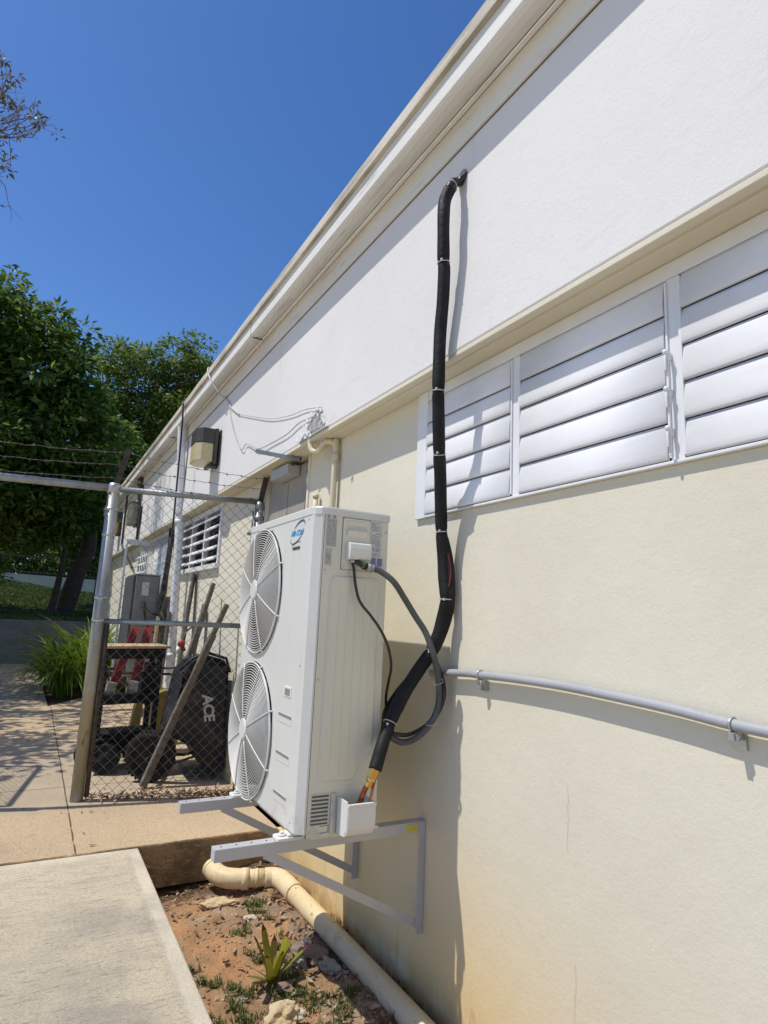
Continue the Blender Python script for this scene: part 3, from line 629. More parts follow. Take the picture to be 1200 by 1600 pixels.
# whip and cord
wh = thing('flexible_power_whip', (1.3, 2.3, 1.17), 'dark grey flexible conduit looping from the terminal box and back under the pipe bundle', 'conduit')
MB().tube(spline([(1.215,2.345,1.878),(1.250,2.340,1.870),(1.290,2.325,1.858),(1.340,2.298,1.817),(1.400,2.301,1.749),(1.450,2.29,1.677),(1.490,2.27,1.614),(1.510,2.255,1.558),(1.530,2.245,1.495),(1.560,2.262,1.424),(1.575,2.270,1.359),(1.575,2.278,1.292),(1.550,2.287,1.231),(1.510,2.317,1.170),(1.460,2.354,1.139),(1.410,2.373,1.157),(1.375,2.366,1.199)], 7), .0135, 12).build('conduit', WHIP, wh)
MB().tube(spline([(1.560,2.285,1.493),(1.592,2.280,1.423),(1.596,2.262,1.360),(1.592,2.274,1.300),(1.570,2.300,1.240),(1.530,2.345,1.19),(1.470,2.36,1.168),(1.400,2.358,1.178)], 6), .009, 10).build('cord', CORD, wh)
g = MB(); g.tube(spline([(1.19,2.365,1.895),(1.20,2.345,1.885),(1.218,2.342,1.877)], 3), .0125, 12); g.tube([(1.212, 2.343, 1.879), (1.228, 2.342, 1.875)], .0165, 12); g.build('connector', CORD, wh)
MB().tube([(1.207, 2.3435, 1.8805), (1.214, 2.343, 1.8785)], .0138, 12).build('green_band', GREENT, wh)
g = MB(); g.tube([(1.230, 2.342, 1.8745), (1.252, 2.340, 1.869)], .0165, 12); g.tube([(1.252, 2.340, 1.869), (1.258, 2.3395, 1.8675)], .0185, 12); g.build('connector_nut', CONDM, wh)
for c in ((1.565, 2.266, 1.40), (1.548, 2.288, 1.228)):
    MB().tube([(c[0]+.022*math.cos(q), c[1]+.022*math.cos(q)*.3, c[2]+.006*math.cos(q)+.0*q) if 0 else (c[0]+.021*math.cos(q), c[1]+.021*math.sin(q), c[2]+.010*math.sin(q+1)) for q in [2*math.pi*k/16 for k in range(16)]], .0016, 5, closed=True).build('zip_tie', TIE, wh)
cr = tag(MB().tube(spline([(1.175,2.375,1.895),(1.18,2.366,1.861),(1.19,2.362,1.793),(1.21,2.352,1.725),(1.25,2.319,1.666),(1.29,2.302,1.609),(1.33,2.306,1.543),(1.37,2.341,1.461),(1.39,2.392,1.389),(1.42,2.46,1.321),(1.44,2.49,1.25),(1.42,2.47,1.20)], 7), .0062, 10).build('thin_black_cord', CORD), 'thin black cord curving down the side of the new air conditioner', 'cord')

# ---------------------------------------------------------------- air conditioner
AX0, AX1, AY0, AY1, AZ0, AZ1 = 1.0, 1.355, 2.39, 3.325, .795, 2.122
AC = thing('air_conditioner', (1.18, 2.86, .785), 'new pale beige two fan outdoor unit on the wall brackets in the foreground', 'air conditioner')
fans = [(3.055, 1.772, .313), (3.055, 1.098, .322)]
def front_panel():
    m = MB(); x = AX0; ya, yb = AY0+.042, AY1-.03; z0, z1 = AZ0+.012, AZ1-.034; N = 64
    zm = 1.435
    def quad(a, b_, c, d): m.add([(x, a, c), (x, b_, c), (x, b_, d), (x, a, d)], [(0, 1, 2, 3)])
    H = .335
    ysq0, ysq1 = 3.055-H, yb
    quad(ya, 2.60, z0, z1) if 0 else None
    quad(ya, ysq0, z0, z1)
    bounds = [(1.435, z1), (z0, 1.435)]
    for (cy, cz, r), (za, zb) in zip(fans, bounds):
        A = [2*math.pi*k/N for k in range(N)]
        inn = [(cy+r*math.cos(a), cz+r*math.sin(a)) for a in A]; out = []
        for a in A:
            c, s_ = math.cos(a), math.sin(a); t = 1e9
            if c > 1e-9: t = min(t, (ysq1-cy)/c)
            if c < -1e-9: t = min(t, (ysq0-cy)/c)
            if s_ > 1e-9: t = min(t, (zb-cz)/s_)
            if s_ < -1e-9: t = min(t, (za-cz)/s_)
            out.append((cy+c*t, cz+s_*t))
        for (py, pz) in ((ysq0, za), (ysq1, za), (ysq1, zb), (ysq0, zb)):
            k = min(range(N), key=lambda i: (out[i][0]-py)**2+(out[i][1]-pz)**2); out[k] = (py, pz)
        lip = [(cy+(r+.014)*math.cos(a), cz+(r+.014)*math.sin(a)) for a in A]
        # keep lip inside the square
        vs = [(x, *p) for p in out]+[(x, *p) for p in inn]
        m.add(vs, [(k, (k+1) % N, N+(k+1) % N, N+k) for k in range(N)])
        vs = [(x, *p) for p in inn]+[(x+.012, cy+(p[0]-cy)*.985, cz+(p[1]-cz)*.985) for p in inn]+[(x+.13, cy+(p[0]-cy)*.94, cz+(p[1]-cz)*.94) for p in inn]
        m.add(vs, [(j*N+k, j*N+(k+1) % N, (j+1)*N+(k+1) % N, (j+1)*N+k) for j in range(2) for k in range(N)], 1, True)
    # corner chamfer and near return
    yq = AY0
    cz = [(AX0, AY0+.042), (AX0+.004, AY0+.030), (AX0+.034, AY0+.002), (AX0+.041, AY0)]
    for (xa, ya_), (xb, yb_) in zip(cz[:-1], cz[1:]): m.add([(xa, ya_, z0), (xb, yb_, z0), (xb, yb_, z1), (xa, ya_, z1)], [(0, 1, 2, 3)], 0, False)
    cz = [(AX0, AY1-.03), (AX0+.005, AY1-.018), (AX0+.02, AY1-.003), (AX0+.041, AY1)]
    for (xa, ya_), (xb, yb_) in zip(cz[:-1], cz[1:]): m.add([(xa, ya_, z0), (xb, yb_, z0), (xb, yb_, z1), (xa, ya_, z1)], [(0, 1, 2, 3)], 0, False)
    m.add([(AX0, AY0+.042, z0), (AX0+.041, AY0, z0), (AX0+.3, AY0, z0), (AX0+.3, AY1, z0), (AX0+.041, AY1, z0), (AX0, AY1-.03, z0)], [(0, 1, 2, 3, 4, 5)])
    return m
front_panel().build('front_panel', [ACM, FANIN], AC)
side = MB()
side.add([(AX0+.0435, AY0+.001, AZ0), (AX1, AY0+.001, AZ0), (AX1, AY0+.001, AZ1-.034), (AX0+.0435, AY0+.001, AZ1-.034)], [(0, 1, 2, 3)])
side.add([(AX1, AY0+.001, AZ0), (AX1, AY1, AZ0), (AX1, AY1, AZ1-.034), (AX1, AY0+.001, AZ1-.034)], [(0, 1, 2, 3)])
side.add([(AX0+.045, AY1, AZ0), (AX1, AY1, AZ0), (AX1, AY1, AZ1-.034), (AX0+.045, AY1, AZ1-.034)], [(0, 1, 2, 3)])
side.box(AX0+.05, AX1-.005, AY0+.01, AY1-.01, AZ0-.012, AZ0+.006)
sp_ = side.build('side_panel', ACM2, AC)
g = MB(); g.box(AX0+.0405, AX0+.0438, AY0+.0008, AY0+.006, AZ0, AZ1-.034); g.build('panel_seam', SEAM, sp_)
# embossed field
def rnd(poly, r, n=4):
    out = []
    for i in range(len(poly)):
        p = Vector(poly[i]); a = (Vector(poly[i-1])-p); c = (Vector(poly[(i+1) % len(poly)])-p); ra = min(r, a.length*.45, c.length*.45); a.normalize(); c.normalize()
        s0 = p+a*ra; s1 = p+c*ra
        for k in range(n+1):
            t = k/n; out.append(tuple(s0*(1-t)**2+p*2*t*(1-t)+s1*t*t))
    return out
poly = [(1.078, 1.000), (1.228, .996), (1.250, 1.018), (1.262, 1.052), (1.296, 1.080), (1.322, 1.10), (1.322, 1.832), (1.084, 1.832)]
ro = rnd(poly, .028); c0 = Vector((1.2, 1.42))
def inset(pts, d):
    out = []
    for i in range(len(pts)):
        a = Vector(pts[i-1]); b_ = Vector(pts[(i+1) % len(pts)]); t = (b_-a).normalized(); nn = Vector((-t.y, t.x)); p = Vector(pts[i])+nn*d; out.append((p.x, p.y))
    return out
ri = inset(ro, .008); n = len(ro)
g = MB(); g.add([(x, AY0+.0005, z) for x, z in ro]+[(x, AY0-.008, z) for x, z in ri], [(k, (k+1) % n, n+(k+1) % n, n+k) for k in range(n)], 0, True)
g.add([(x, AY0-.008, z) for x, z in ri], [tuple(range(n))])
for i, x in enumerate((1.125, 1.165, 1.205, 1.245)): g.box(x, x+.0018, AY0-.0092, AY0-.0079, 1.03 + (.03 if i == 3 else 0), 1.80)
g.box(1.282, 1.2835, AY0-.0092, AY0-.0079, 1.13, 1.80)
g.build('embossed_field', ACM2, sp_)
# lid
lid = [(AX0-.003, AY0+.045), (AX0+.008, AY0+.022), (AX0+.028, AY0+.004), (AX0+.05, AY0-.004), (AX1+.004, AY0-.004), (AX1+.004, AY1+.003), (AX0+.03, AY1+.003), (AX0+.006, AY1-.012), (AX0-.003, AY1-.035)]
g = MB(); n = len(lid); ins = [(1.178+(x-1.178)*.985, 2.858+(y-2.858)*.994) for x, y in lid]
g.add([(x, y, AZ1-.034) for x, y in lid]+[(x, y, AZ1-.006) for x, y in lid]+[(x, y, AZ1) for x, y in ins], [(j*n+k, j*n+(k+1) % n, (j+1)*n+(k+1) % n, (j+1)*n+k) for j in range(2) for k in range(n)])
g.add([(x, y, AZ1) for x, y in ins], [tuple(range(n))]); g.add([(x, y, AZ1-.034) for x, y in lid], [tuple(range(n))])
for x, y in ((1.065, AY0-.0055), (1.325, AY0-.0055)): g.disc((x, y, AZ1-.018), (0, 1, 0), .005, .004, 8)
g.build('lid', ACM, AC)
# fan guards, fans
for cy, cz, r in fans:
    g = MB(); x = AX0
    nr = 23
    for k in range(nr):
        q = .055 + (r-.055-.004)*k/(nr-1); bul = .020*(1-(q/r)**2.2)
        g.tube([(x-.010-bul, cy+q*math.cos(a), cz+q*math.sin(a)) for a in [2*math.pi*i/56 for i in range(56)]], .0021 if k < nr-1 else .0045, 5, closed=True)
    for k in range(8):
        a = R(22.5+45*k); pts_ = []
        for j in range(9):
            q = .05+(r+.006-.05)*j/8; pts_.append((x-.0125-.020*(1-min(1, q/r)**2.2), cy+q*math.cos(a), cz+q*math.sin(a)))
        g.tube(pts_, .0032, 6)
        e = pts_[-1]; g.tube([e, (x+.004, cy+(r+.012)*math.cos(a), cz+(r+.012)*math.sin(a))], .004, 6)
    go = g.build('fan_guard', GUARD, AC)
    g = MB(); g.disc((x-.034, cy, cz), (1, 0, 0), .052, .006, 28); g.disc((x-.038, cy, cz), (1, 0, 0), .046, .004, 28); g.build('guard_badge', ACM, go, bevel=.002)
    g = MB()
    for k in range(3):
        a0 = R(120*k+15); vs = []; fs = []
        for i in range(9):
            for j in range(7):
                a = a0+R(95)*i/8; q = .07+(r*.90-.07)*j/6; aa = a + .35*(j/6)**2
                vs.append((x+.095-.075*(i/8)*(.55+.45*j/6), cy+q*math.cos(aa), cz+q*math.sin(aa)))
        for i in range(8):
            for j in range(6): fs.append((i*7+j, (i+1)*7+j, (i+1)*7+j+1, i*7+j+1))
        g.add(vs, fs, 0, True)
    g.tube([(x+.02, cy, cz), (x+.12, cy, cz)], [.06, .075], 24); g.build('fan', BLADE, AC)
g = MB(); 
for cy, cz, r in fans:
    N = 48; vs = [(AX0+.1295, cy+.93*r*math.cos(2*math.pi*k/N), cz+.93*r*math.sin(2*math.pi*k/N)) for k in range(N)]; g.add(vs, [tuple(range(N))])
build_each(g, 'fan_recess_shade', FANIN, AC)
# front details
g = MB()
for z in (1.216, 1.058, .897):   # recessed finger slots
    g.box(AX0-.0015, AX0+.004, 2.510, 2.672, z-.020, z+.020)
build_each(g, 'slot_frame', ACM, AC, bevel=.0015)
g = MB()
for z in (1.216, 1.058, .897): g.box(AX0-.0030, AX0-.0012, 2.516, 2.666, z+.008, z+.019); 
build_each(g, 'slot_shade', mat('slot_shade_paint', (.20, .20, .185), (.24, .24, .22), 20, .6), AC)  # dark strip painted as the shadow inside each slot
g = MB(); g.box(AX0-.003, AX0+.002, 2.536, 2.618, 1.308, 1.352); fr = g.build('small_window_frame', ACW, AC, bevel=.002)
g = MB(); g.box(AX0-.0042, AX0-.0025, 2.548, 2.604, 1.316, 1.344); g.build('small_window', INKG, fr)
# logo
lg = text_mesh('AIR-CON', .036, (AX0-.0012, 2.668, 2.010), (0, -1, 0), (0, 0, 1), shear=.25, off=.0004, spacing=.95)
lg = lg.build('logo', BLUE, AC)
g = MB()
def arc(cy, cz, ry, rz, a0, a1, w0, w1, rot, n=30):
    vs = []
    for i in range(n+1):
        t = i/n; a = R(a0+(a1-a0)*t); wd = w0+(w1-w0)*math.sin(math.pi*t)
        for s_ in (-.5, .5):
            yy = (ry+s_*wd)*math.cos(a); zz = (rz+s_*wd)*math.sin(a)
            y2 = yy*math.cos(rot)-zz*math.sin(rot); z2 = yy*math.sin(rot)+zz*math.cos(rot)
            vs.append((AX0-.0020, cy-y2, cz+z2))
    g.add(vs, [(2*i, 2*i+1, 2*i+3, 2*i+2) for i in range(n)])
arc(2.588, 2.024, .088, .038, -15, 115, .002, .009, .42); arc(2.588, 2.024, .088, .038, 160, 330, .0015, .006, .42)
g.build('logo_swoosh', NAVY, lg)
g = text_mesh('INVERTER', .021, (AX0-.0012, 2.640, 1.945), (0, -1, 0), (0, 0, 1), shear=.3, off=.0002, spacing=.95)
g2 = MB(); _g = g; g = g2; arc(2.59, 1.958, .065, .022, 35, 165, .001, .004, .12); _g.add(g2.v, g2.f); g = _g
g.build('logo_word', INK, lg)
# side cover with handle, terminal box
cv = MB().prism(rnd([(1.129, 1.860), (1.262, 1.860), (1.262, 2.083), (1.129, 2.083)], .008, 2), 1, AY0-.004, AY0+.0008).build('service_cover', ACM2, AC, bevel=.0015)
g = MB(); a = [(1.127, 1.858), (1.264, 1.858), (1.264, 2.085), (1.127, 2.085)]; g.prism(a, 1, AY0-.0006, AY0+.0012); g.build('cover_gap', SEAM, cv)
# handle recess: sloping pocket frame
g = MB(); hx0, hx1, hz0, hz1 = 1.150, 1.243, 2.018, 2.066
g.add([(hx0, AY0-.0046, hz0), (hx1, AY0-.0046, hz0), (hx1, AY0-.0046, hz1), (hx0, AY0-.0046, hz1)], [(0, 1, 2, 3)]); g.build('handle_pocket', mat('pocket_cream', (.60, .57, .47), (.56, .53, .43), 5, .5), cv)
g = MB(); g.prism([(AY0-.0050, hz1-.014), (AY0-.0075, hz1+.004), (AY0-.004, hz1+.007), (AY0-.004, hz1-.014)], 0, hx0-.004, hx1+.004)
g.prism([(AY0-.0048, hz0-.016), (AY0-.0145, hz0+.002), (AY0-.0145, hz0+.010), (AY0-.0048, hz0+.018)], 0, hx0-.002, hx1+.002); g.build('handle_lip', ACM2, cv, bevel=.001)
g = MB(); g.prism(rnd([(AY0-.004, 1.900), (AY0-.040, 1.903), (AY0-.047, 1.944), (AY0-.040, 1.974), (AY0-.004, 1.978)], .006, 2), 0, 1.148, 1.253)
tb = g.build('terminal_cover', ACW, AC, bevel=.003)
g = MB()
for x, z in ((1.160, 1.912), (1.235, 1.912), (1.140, 1.872)): g.disc((x, AY0-(.041 if z > 1.9 else .005), z), (0, 1, 0), .0045, .004, 8)
g.disc((1.175, AY0-.018, 1.895), (0, 0, 1), .013, .012, 14); build_each(g, 'screw', ZINC, tb)
# valve cover
g = MB()
prof = rnd([(2.300, .930), (2.292, .905), (2.296, .835), (2.318, .812), (2.389, .802), (2.389, .94), (2.30, .94)], .004, 1)
vx0, vx1 = 1.172, 1.292
g.prism(prof, 0, vx0, vx0+.005); g.prism(prof, 0, vx1-.005, vx1)
pr2 = [(2.289, .928), (2.289, .86), (2.293, .838), (2.306, .820), (2.32, .812), (2.389, .806), (2.389, .800), (2.318, .806), (2.300, .816), (2.288, .836), (2.284, .86), (2.284, .928)]
g.prism(pr2, 0, vx0, vx1); g.prism([(2.279, .922), (2.279, .934), (2.292, .934), (2.292, .922)], 0, vx0-.003, vx1+.003); g.build('valve_cover', ACW, AC, bevel=.0015)
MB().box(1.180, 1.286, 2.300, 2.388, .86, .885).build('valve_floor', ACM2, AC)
# vents
g = MB()
for k in range(8): z = .946-k*.0148; g.box(1.060-.0, 1.132, AY0-.0012, AY0+.0014, z-.0028, z+.0028)
g.build('vent_slots', SEAM, AC)
g = MB()
for k in range(8): z = .946-k*.0148; g.prism([(AY0+.0005, z+.003), (AY0-.0045, z+.0075), (AY0-.0045, z+.009), (AY0+.0005, z+.0115)], 0, 1.058, 1.134)
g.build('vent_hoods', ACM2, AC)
for x, z in ((1.056, 1.40), (1.056, .815), (1.345, 2.04), (1.345, 1.55), (1.345, 1.15), (1.056, 1.85), (1.20, .806)): MB().disc((x, AY0-.0005, z), (0, 1, 0), .0045, .004, 10).build('screw', ZINC, AC)
for y, z in ((2.46, 2.07), (2.46, 1.45), (2.46, .84), (3.29, 2.07)): MB().disc((AX0-.0002, y, z), (1, 0, 0), .0042, .003, 10).build('screw', ZINC, AC)
MB().box(1.142, 1.166, AY0-.005, AY0+.0005, .80, .955).build('valve_plate', ZINC, AC, bevel=.001)
g = MB(); g.tube([(1.10, AY0, .806), (1.137, AY0, .808), (1.137, AY0, .834), (1.10, AY0, .832)], .0016, 5); 
for x in (1.18, 1.20, 1.225, 1.275, 1.318): g.disc((x, AY0-.002, .803 if x > 1.21 else .800), (0, 1, 0), .0035, .004, 8)
g.box(1.283, 1.288, AY0-.001, AY0+.001, .797, .815); build_each(g, 'fastener', INKG, AC)
# labels
def label(x0, x1, z0, z1, m, rows, ink, margin=.003, y=AY0-.0008, vertical=False, seed=0, par=AC, name='label', brk=.25):
    o = MB().box(x0, x1, y, y+.0012, z0, z1).build(name, m, par); g = MB(); rd = random.Random(seed); n = rows
    for i in range(n):
        if vertical:
            xx = x0+margin+(x1-x0-2*margin)*(i+.5)/n; z = z1-margin
            while z > z0+margin:
                l = rd.uniform(.008, .04); e = max(z0+margin, z-l); g.box(xx-.0009, xx+.0009, y-.0006, y, e, z); z = e-rd.uniform(.002, .008)
        else:
            zz = z1-margin-(z1-z0-2*margin)*(i+.5)/n; x = x0+margin
            while x < x1-margin-.003:
                l = rd.uniform(.004, .02); e = min(x1-margin, x+l)
                if rd.random() > brk: g.box(x, e, y-.0006, y, zz-(z1-z0)/n*.22, zz+(z1-z0)/n*.22)
                x = e+rd.uniform(.001, .005)
    g.build('print', ink, o); return o
label(1.052, 1.100, 1.952, 2.072, PAPG, 7, INKG, vertical=True, seed=1)
label(1.052, 1.068, 2.074, 2.098, PAPG, 2, INK, vertical=True, seed=2, margin=.001); label(1.078, 1.094, 2.074, 2.098, PAPG, 2, INK, vertical=True, seed=3, margin=.001)
label(1.053, 1.082, 1.872, 1.945, PAPG, 14, INKG, seed=4)
label(1.269, 1.322, 1.925, 2.082, PAPER, 30, INKG, seed=5, brk=.35)
bl_ = MB().box(1.270, 1.336, AY0-.0012, AY0+.0004, 1.872, 1.924).build('barcode_label', PAPER, AC); g = MB(); g.box(1.274, 1.297, AY0-.0022, AY0-.0013, 1.884, 1.920); g.box(1.303, 1.328, AY0-.0022, AY0-.0013, 1.884, 1.920); g.build('barcode', PURP, bl_)
# feet
for y in (2.47, 3.10):
    g = MB(); g.prism(rnd([(.945, y-.035), (1.40, y-.035), (1.40, y+.035), (.945, y+.035)], .012, 2), 2, .7775, .790); 
    g.box(.99, 1.36, y-.030, y+.030, .791, .800); g.disc((.972, y, .794), (0, 0, 1), .017, .007, 12); g.disc((.972, y, .801), (0, 0, 1), .010, .010, 6); g.build('foot', ACW, AC, bevel=.002)

# wall brackets
for (y, lab) in ((2.48, 'pale grey triangular wall bracket with a yellow sticker, nearest under the new air conditioner'), (3.10, 'pale grey triangular wall bracket farther back under the new air conditioner')):
    B = thing('wall_bracket', (1.64, y, .32), lab, 'bracket', 'wall brackets under the air conditioner')
    g = MB(); g.box(.705, 1.6485, y-.024, y+.024, .772, .776); g.box(.705, 1.6485, y-.026, y-.0235, .730, .7755); g.box(.705, .7075, y-.023, y+.023, .731, .7715); ar = g.build('arm', BRKM, B, bevel=.0012)
    g = MB()
    for x in (.735, .795, .855, .915): g.disc((x, y, .7765), (0, 0, 1), .004, .0012, 8)
    build_each(g, 'bolt_hole', DARK, ar)
    g = MB(); g.box(1.611, 1.6485, y-.0285, y-.0262, .318, .775); g.box(1.646, 1.649, y-.026, y+.02, .318, .7295); g.build('upright', BRKM, B, bevel=.0012)
    g = MB(); g.obox((.905, y-.0215, .735), (1.630, y-.0215, .355), .003, .034); g.obox((.905, y-.005, .720), (1.628, y-.005, .340), .032, .003); g.build('brace', BRKM, B, bevel=.001)
    if y < 3:
        s_ = MB().box(1.548, 1.602, y-.0285, y-.0262, .738, .766).build('sticker', YEL, B); g = MB()
        for k in range(4):
            for q in range(3): g.box(1.552+q*.016, 1.552+q*.016+(.007, .012, .010, .013)[(k+q) % 4], y-.0292, y-.0286, .7585-k*.0055, .7605-k*.0055)
        g.build('print', INKG, s_)

# ---------------------------------------------------------------- wall lamps
def lamp(x0, x1, y0, y1, z0, z1, zs, capm, lensm, label_, conduit=False, plate=True):
    L_ = thing('wall_lamp', ((x0+x1)/2, (y0+y1)/2, z0), label_, 'wall lamp', 'lamps along the white band')
    # body: dark cap with a sloping front, lens below
    ch = (x1-x0)*.35
    plan = [(x0+.0, y0+ch), (x0+ch*.8, y0), (x1, y0), (x1, y1), (x0+ch*.8, y1), (x0, y1-ch)]
    g = MB(); g.prism(plan, 2, zs, z1); g.box(x1-.025, x1+.012, y0-.01, y1+.01, z0+.0, z1+.006); g.build('housing', capm, L_, bevel=.005)
    pl2 = [((x0+x1)/2+(a-(x0+x1)/2)*.97-.001, (y0+y1)/2+(c-(y0+y1)/2)*.97) for a, c in plan]
    g = MB(); g.prism([(min(a, x1-.027), c) for a, c in pl2], 2, z0+.02, zs-.002); g.build('lens', lensm, L_, bevel=.008)
    g = MB(); g.box(x1-.06, 1.498, y0+.05, y0+.12, z0-.03, z0+.0); g.box(x1+.013, 1.499, (y0+y1)/2-.04, (y0+y1)/2+.04, (z0+z1)/2-.05, (z0+z1)/2+.05); g.build('mounting_arm', capm, L_)
    if plate: MB().box(1.484, 1.4985, y0+.0, y0+.17, z0-.01, z1+.0).build('back_plate', capm, L_, bevel=.002)
lamp(1.255, 1.455, 6.25, 6.62, 3.15, 3.52, 3.365, BRONZE, LENS, 'large wall lamp with dark top and yellowed lens, nearest above the open louvres')
lamp(1.30, 1.46, 11.6, 12.1, 3.10, 3.52, 3.49, BRONZE, DLENS, 'grimy wall lamp with a dirty grey lens hanging below a black conduit, middle of three', plate=False)
lamp(1.30, 1.46, 14.6, 15.1, 3.22, 3.72, 3.50, BRONZE, AMBER, 'small far wall lamp with an amber lens, just right of the fence post')
g = MB(); g.tube(spline([(1.46, 11.9, 4.04), (1.45, 11.9, 3.85), (1.46, 11.9, 3.6), (1.488, 11.75, 3.3), (1.488, 11.75, 2.86)], 4), .030, 8); g.box(1.42, 1.499, 11.75, 12.05, 3.72, 4.0)
tag(g.build('lamp_conduit', RUST), 'blackened conduit and junction box above the middle wall lamp', 'conduit')
g = MB(); g.tube(spline([(1.47, 13.9, 3.99), (1.47, 13.9, 3.1), (1.48, 13.85, 2.9), (1.56, 13.3, 2.6), (1.60, 12.9, 2.42)], 5), .022, 8)
tag(g.build('far_cable', CORD), 'thin dark cable dropping down the far end of the wall left of the middle lamp', 'cable')

# ---------------------------------------------------------------- old air conditioner by the far doorway
A2 = thing('air_conditioner', (1.32, 9.5, .80), 'old weathered grey outdoor unit hanging by the far barred doorway behind the fence', 'air conditioner')
g = MB(); g.box(1.185, 1.50, 9.0, 9.92, .80, 2.09); g.box(1.180, 1.505, 8.995, 9.93, 2.092, 2.118); g.build('casing', AC2G, A2, bevel=.012)
MB().box(1.150, 1.184, 9.02, 9.90, .82, 2.085).build('front_grille', AC2D, A2, bevel=.006)
MB().box(1.27, 1.36, 8.985, 8.9995, 1.82, 2.0).build('service_label', PAPG, A2)
MB().box(1.29, 1.33, 8.95, 8.9995, 1.66, 1.75).build('terminal_cover', AC2D, A2, bevel=.006)
for y in (9.15, 9.75):
    g = MB(); g.box(.95, 1.649, y-.02, y+.02, .755, .797); g.obox((1.0, y, .75), (1.64, y, .40), .03, .03); g.build('wall_bracket', RUST, A2)
g = MB(); g.tube(spline([(1.635, 9.3, 2.80), (1.60, 9.1, 2.6), (1.575, 9.0, 2.3), (1.55, 8.95, 2.0), (1.53, 8.92, 1.7), (1.50, 8.90, 1.5)], 5), .038, 10)
g.tube(spline([(1.53, 8.92, 1.62), (1.56, 8.8, 1.52), (1.54, 8.8, 1.42), (1.48, 8.85, 1.45), (1.45, 8.88, 1.5)], 5), .026, 8); g.box(1.47, 1.62, 8.86, 8.93, 1.44, 1.58)
g.tube(spline([(1.31, 8.94, 1.70), (1.33, 8.88, 1.55), (1.37, 8.86, 1.42), (1.44, 8.86, 1.34), (1.51, 8.86, 1.40), (1.54, 8.86, 1.55)], 5), .016, 8)
g.tube(spline([(1.32, 8.94, 1.68), (1.38, 8.9, 1.60), (1.46, 8.88, 1.58), (1.55, 8.87, 1.58)], 5), .012, 8)
tag(g.build('black_pipe_run', FOAM), 'ragged black insulated pipes looping beside the old grey unit', 'pipe')

# ---------------------------------------------------------------- chain link fence
FA = Vector((.462, 5.37, 0)); FB = Vector((1.60, 5.09, 0)); FD = (FB-FA).normalized(); FN = Vector((-FD.y, FD.x, 0))
FE = thing('chain_link_fence', (.462, 5.37, .21), 'galvanised chain link fence panel with barbed wire beside the air conditioner', 'fence')
def fp(t, z, off=0): p = FA+FD*t+FN*off; return Vector((p.x, p.y, z))
FL = (FB-FA).length
posts = MB().tube([fp(0, .16), fp(0, 2.60)], .046, 18); posts.build('post', POST, FE)
g = MB(); g.tube([fp(0, 2.56), fp(0, 2.62), fp(0, 2.645)], [.0505, .050, .040], 18); 
for z in (2.43, 2.22, 1.72, 1.545): g.tube([fp(0, z-.012), fp(0, z+.012)], .0505, 18)
build_each(g, 'post_band', ZINC, FE)
g = MB().tube([fp(FL, .16), fp(FL, 2.55)], .036, 16); g.build('post', GALV, FE)
g = MB(); g.tube([fp(FL, 2.33), fp(FL, 2.365)], .041, 16); g.tube([fp(FL, 2.44), fp(FL, 2.475)], .042, 16); g.tube([fp(FL, 2.53), fp(FL, 2.60)], [.041, .034], 16)
g.tube([fp(FL-.05, 2.10), fp(FL-.05, 2.52)], .007, 6); g.box(fp(FL-.10, 0).x, fp(FL, 0).x, 5.05, 5.07, 2.30, 2.325); build_each(g, 'post_band', GALV, FE)
MB().tube([fp(-.02, 2.60), fp(FL, 2.60)], .0245, 14).build('top_rail', GALV, FE)
MB().tube([fp(.04, 1.540), fp(FL, 1.545)], .021, 12).build('middle_rail', GALV, FE)
MB().box(*[0]*6) if 0 else None
g = MB(); g.tube([fp(.065, .24), fp(.065, 1.56)], .018, 8); g.obox(fp(.065, .9), fp(.065, 1.56), .045, .012, side=tuple(FD)); g.tube([fp(.02, .50), fp(.14, .50)], .012, 6); g.build('rusty_bar', RUST, FE)
g = MB(); g.obox(fp(0, 1.700, -.0475), fp(0, 1.745, -.0475), .028, .002, side=tuple(FD)); st_ = g.build('post_sticker', PAPER, FE)
g = MB(); 
for a_, c_ in ((-.007, 1.735), (.006, 1.733), (-.004, 1.720), (.005, 1.712), (-.005, 1.708)): g.obox(fp(a_, c_-.004, -.049), fp(a_, c_+.004, -.049), .007, .0012, side=tuple(FD))
g.build('print', INK, st_)
# arms
aL0, aL1 = Vector((.47, 5.36, 2.63)), Vector((.535, 5.36, 2.925)); aR0, aR1 = Vector((1.597, 5.09, 2.58)), Vector((1.60, 4.98, 2.80))
g = MB(); g.obox(aL0, aL1, .006, .045, side=(0, 1, 0)); g.obox(aL0+Vector((.0, .02, 0)), aL1+Vector((.0, .02, 0)), .045, .006, side=(0, 1, 0)); g.disc(aL1, (0, 1, 0), .022, .012, 12); g.build('barbed_wire_arm', RUST, FE)
g = MB(); g.obox(aR0, aR1, .040, .008, side=(1, 0, 0)); g.obox(aR0+Vector((.02, 0, 0)), aR1+Vector((.02, 0, 0)), .006, .036, side=(1, 0, 0)); g.build('barbed_wire_arm', RUST, FE)
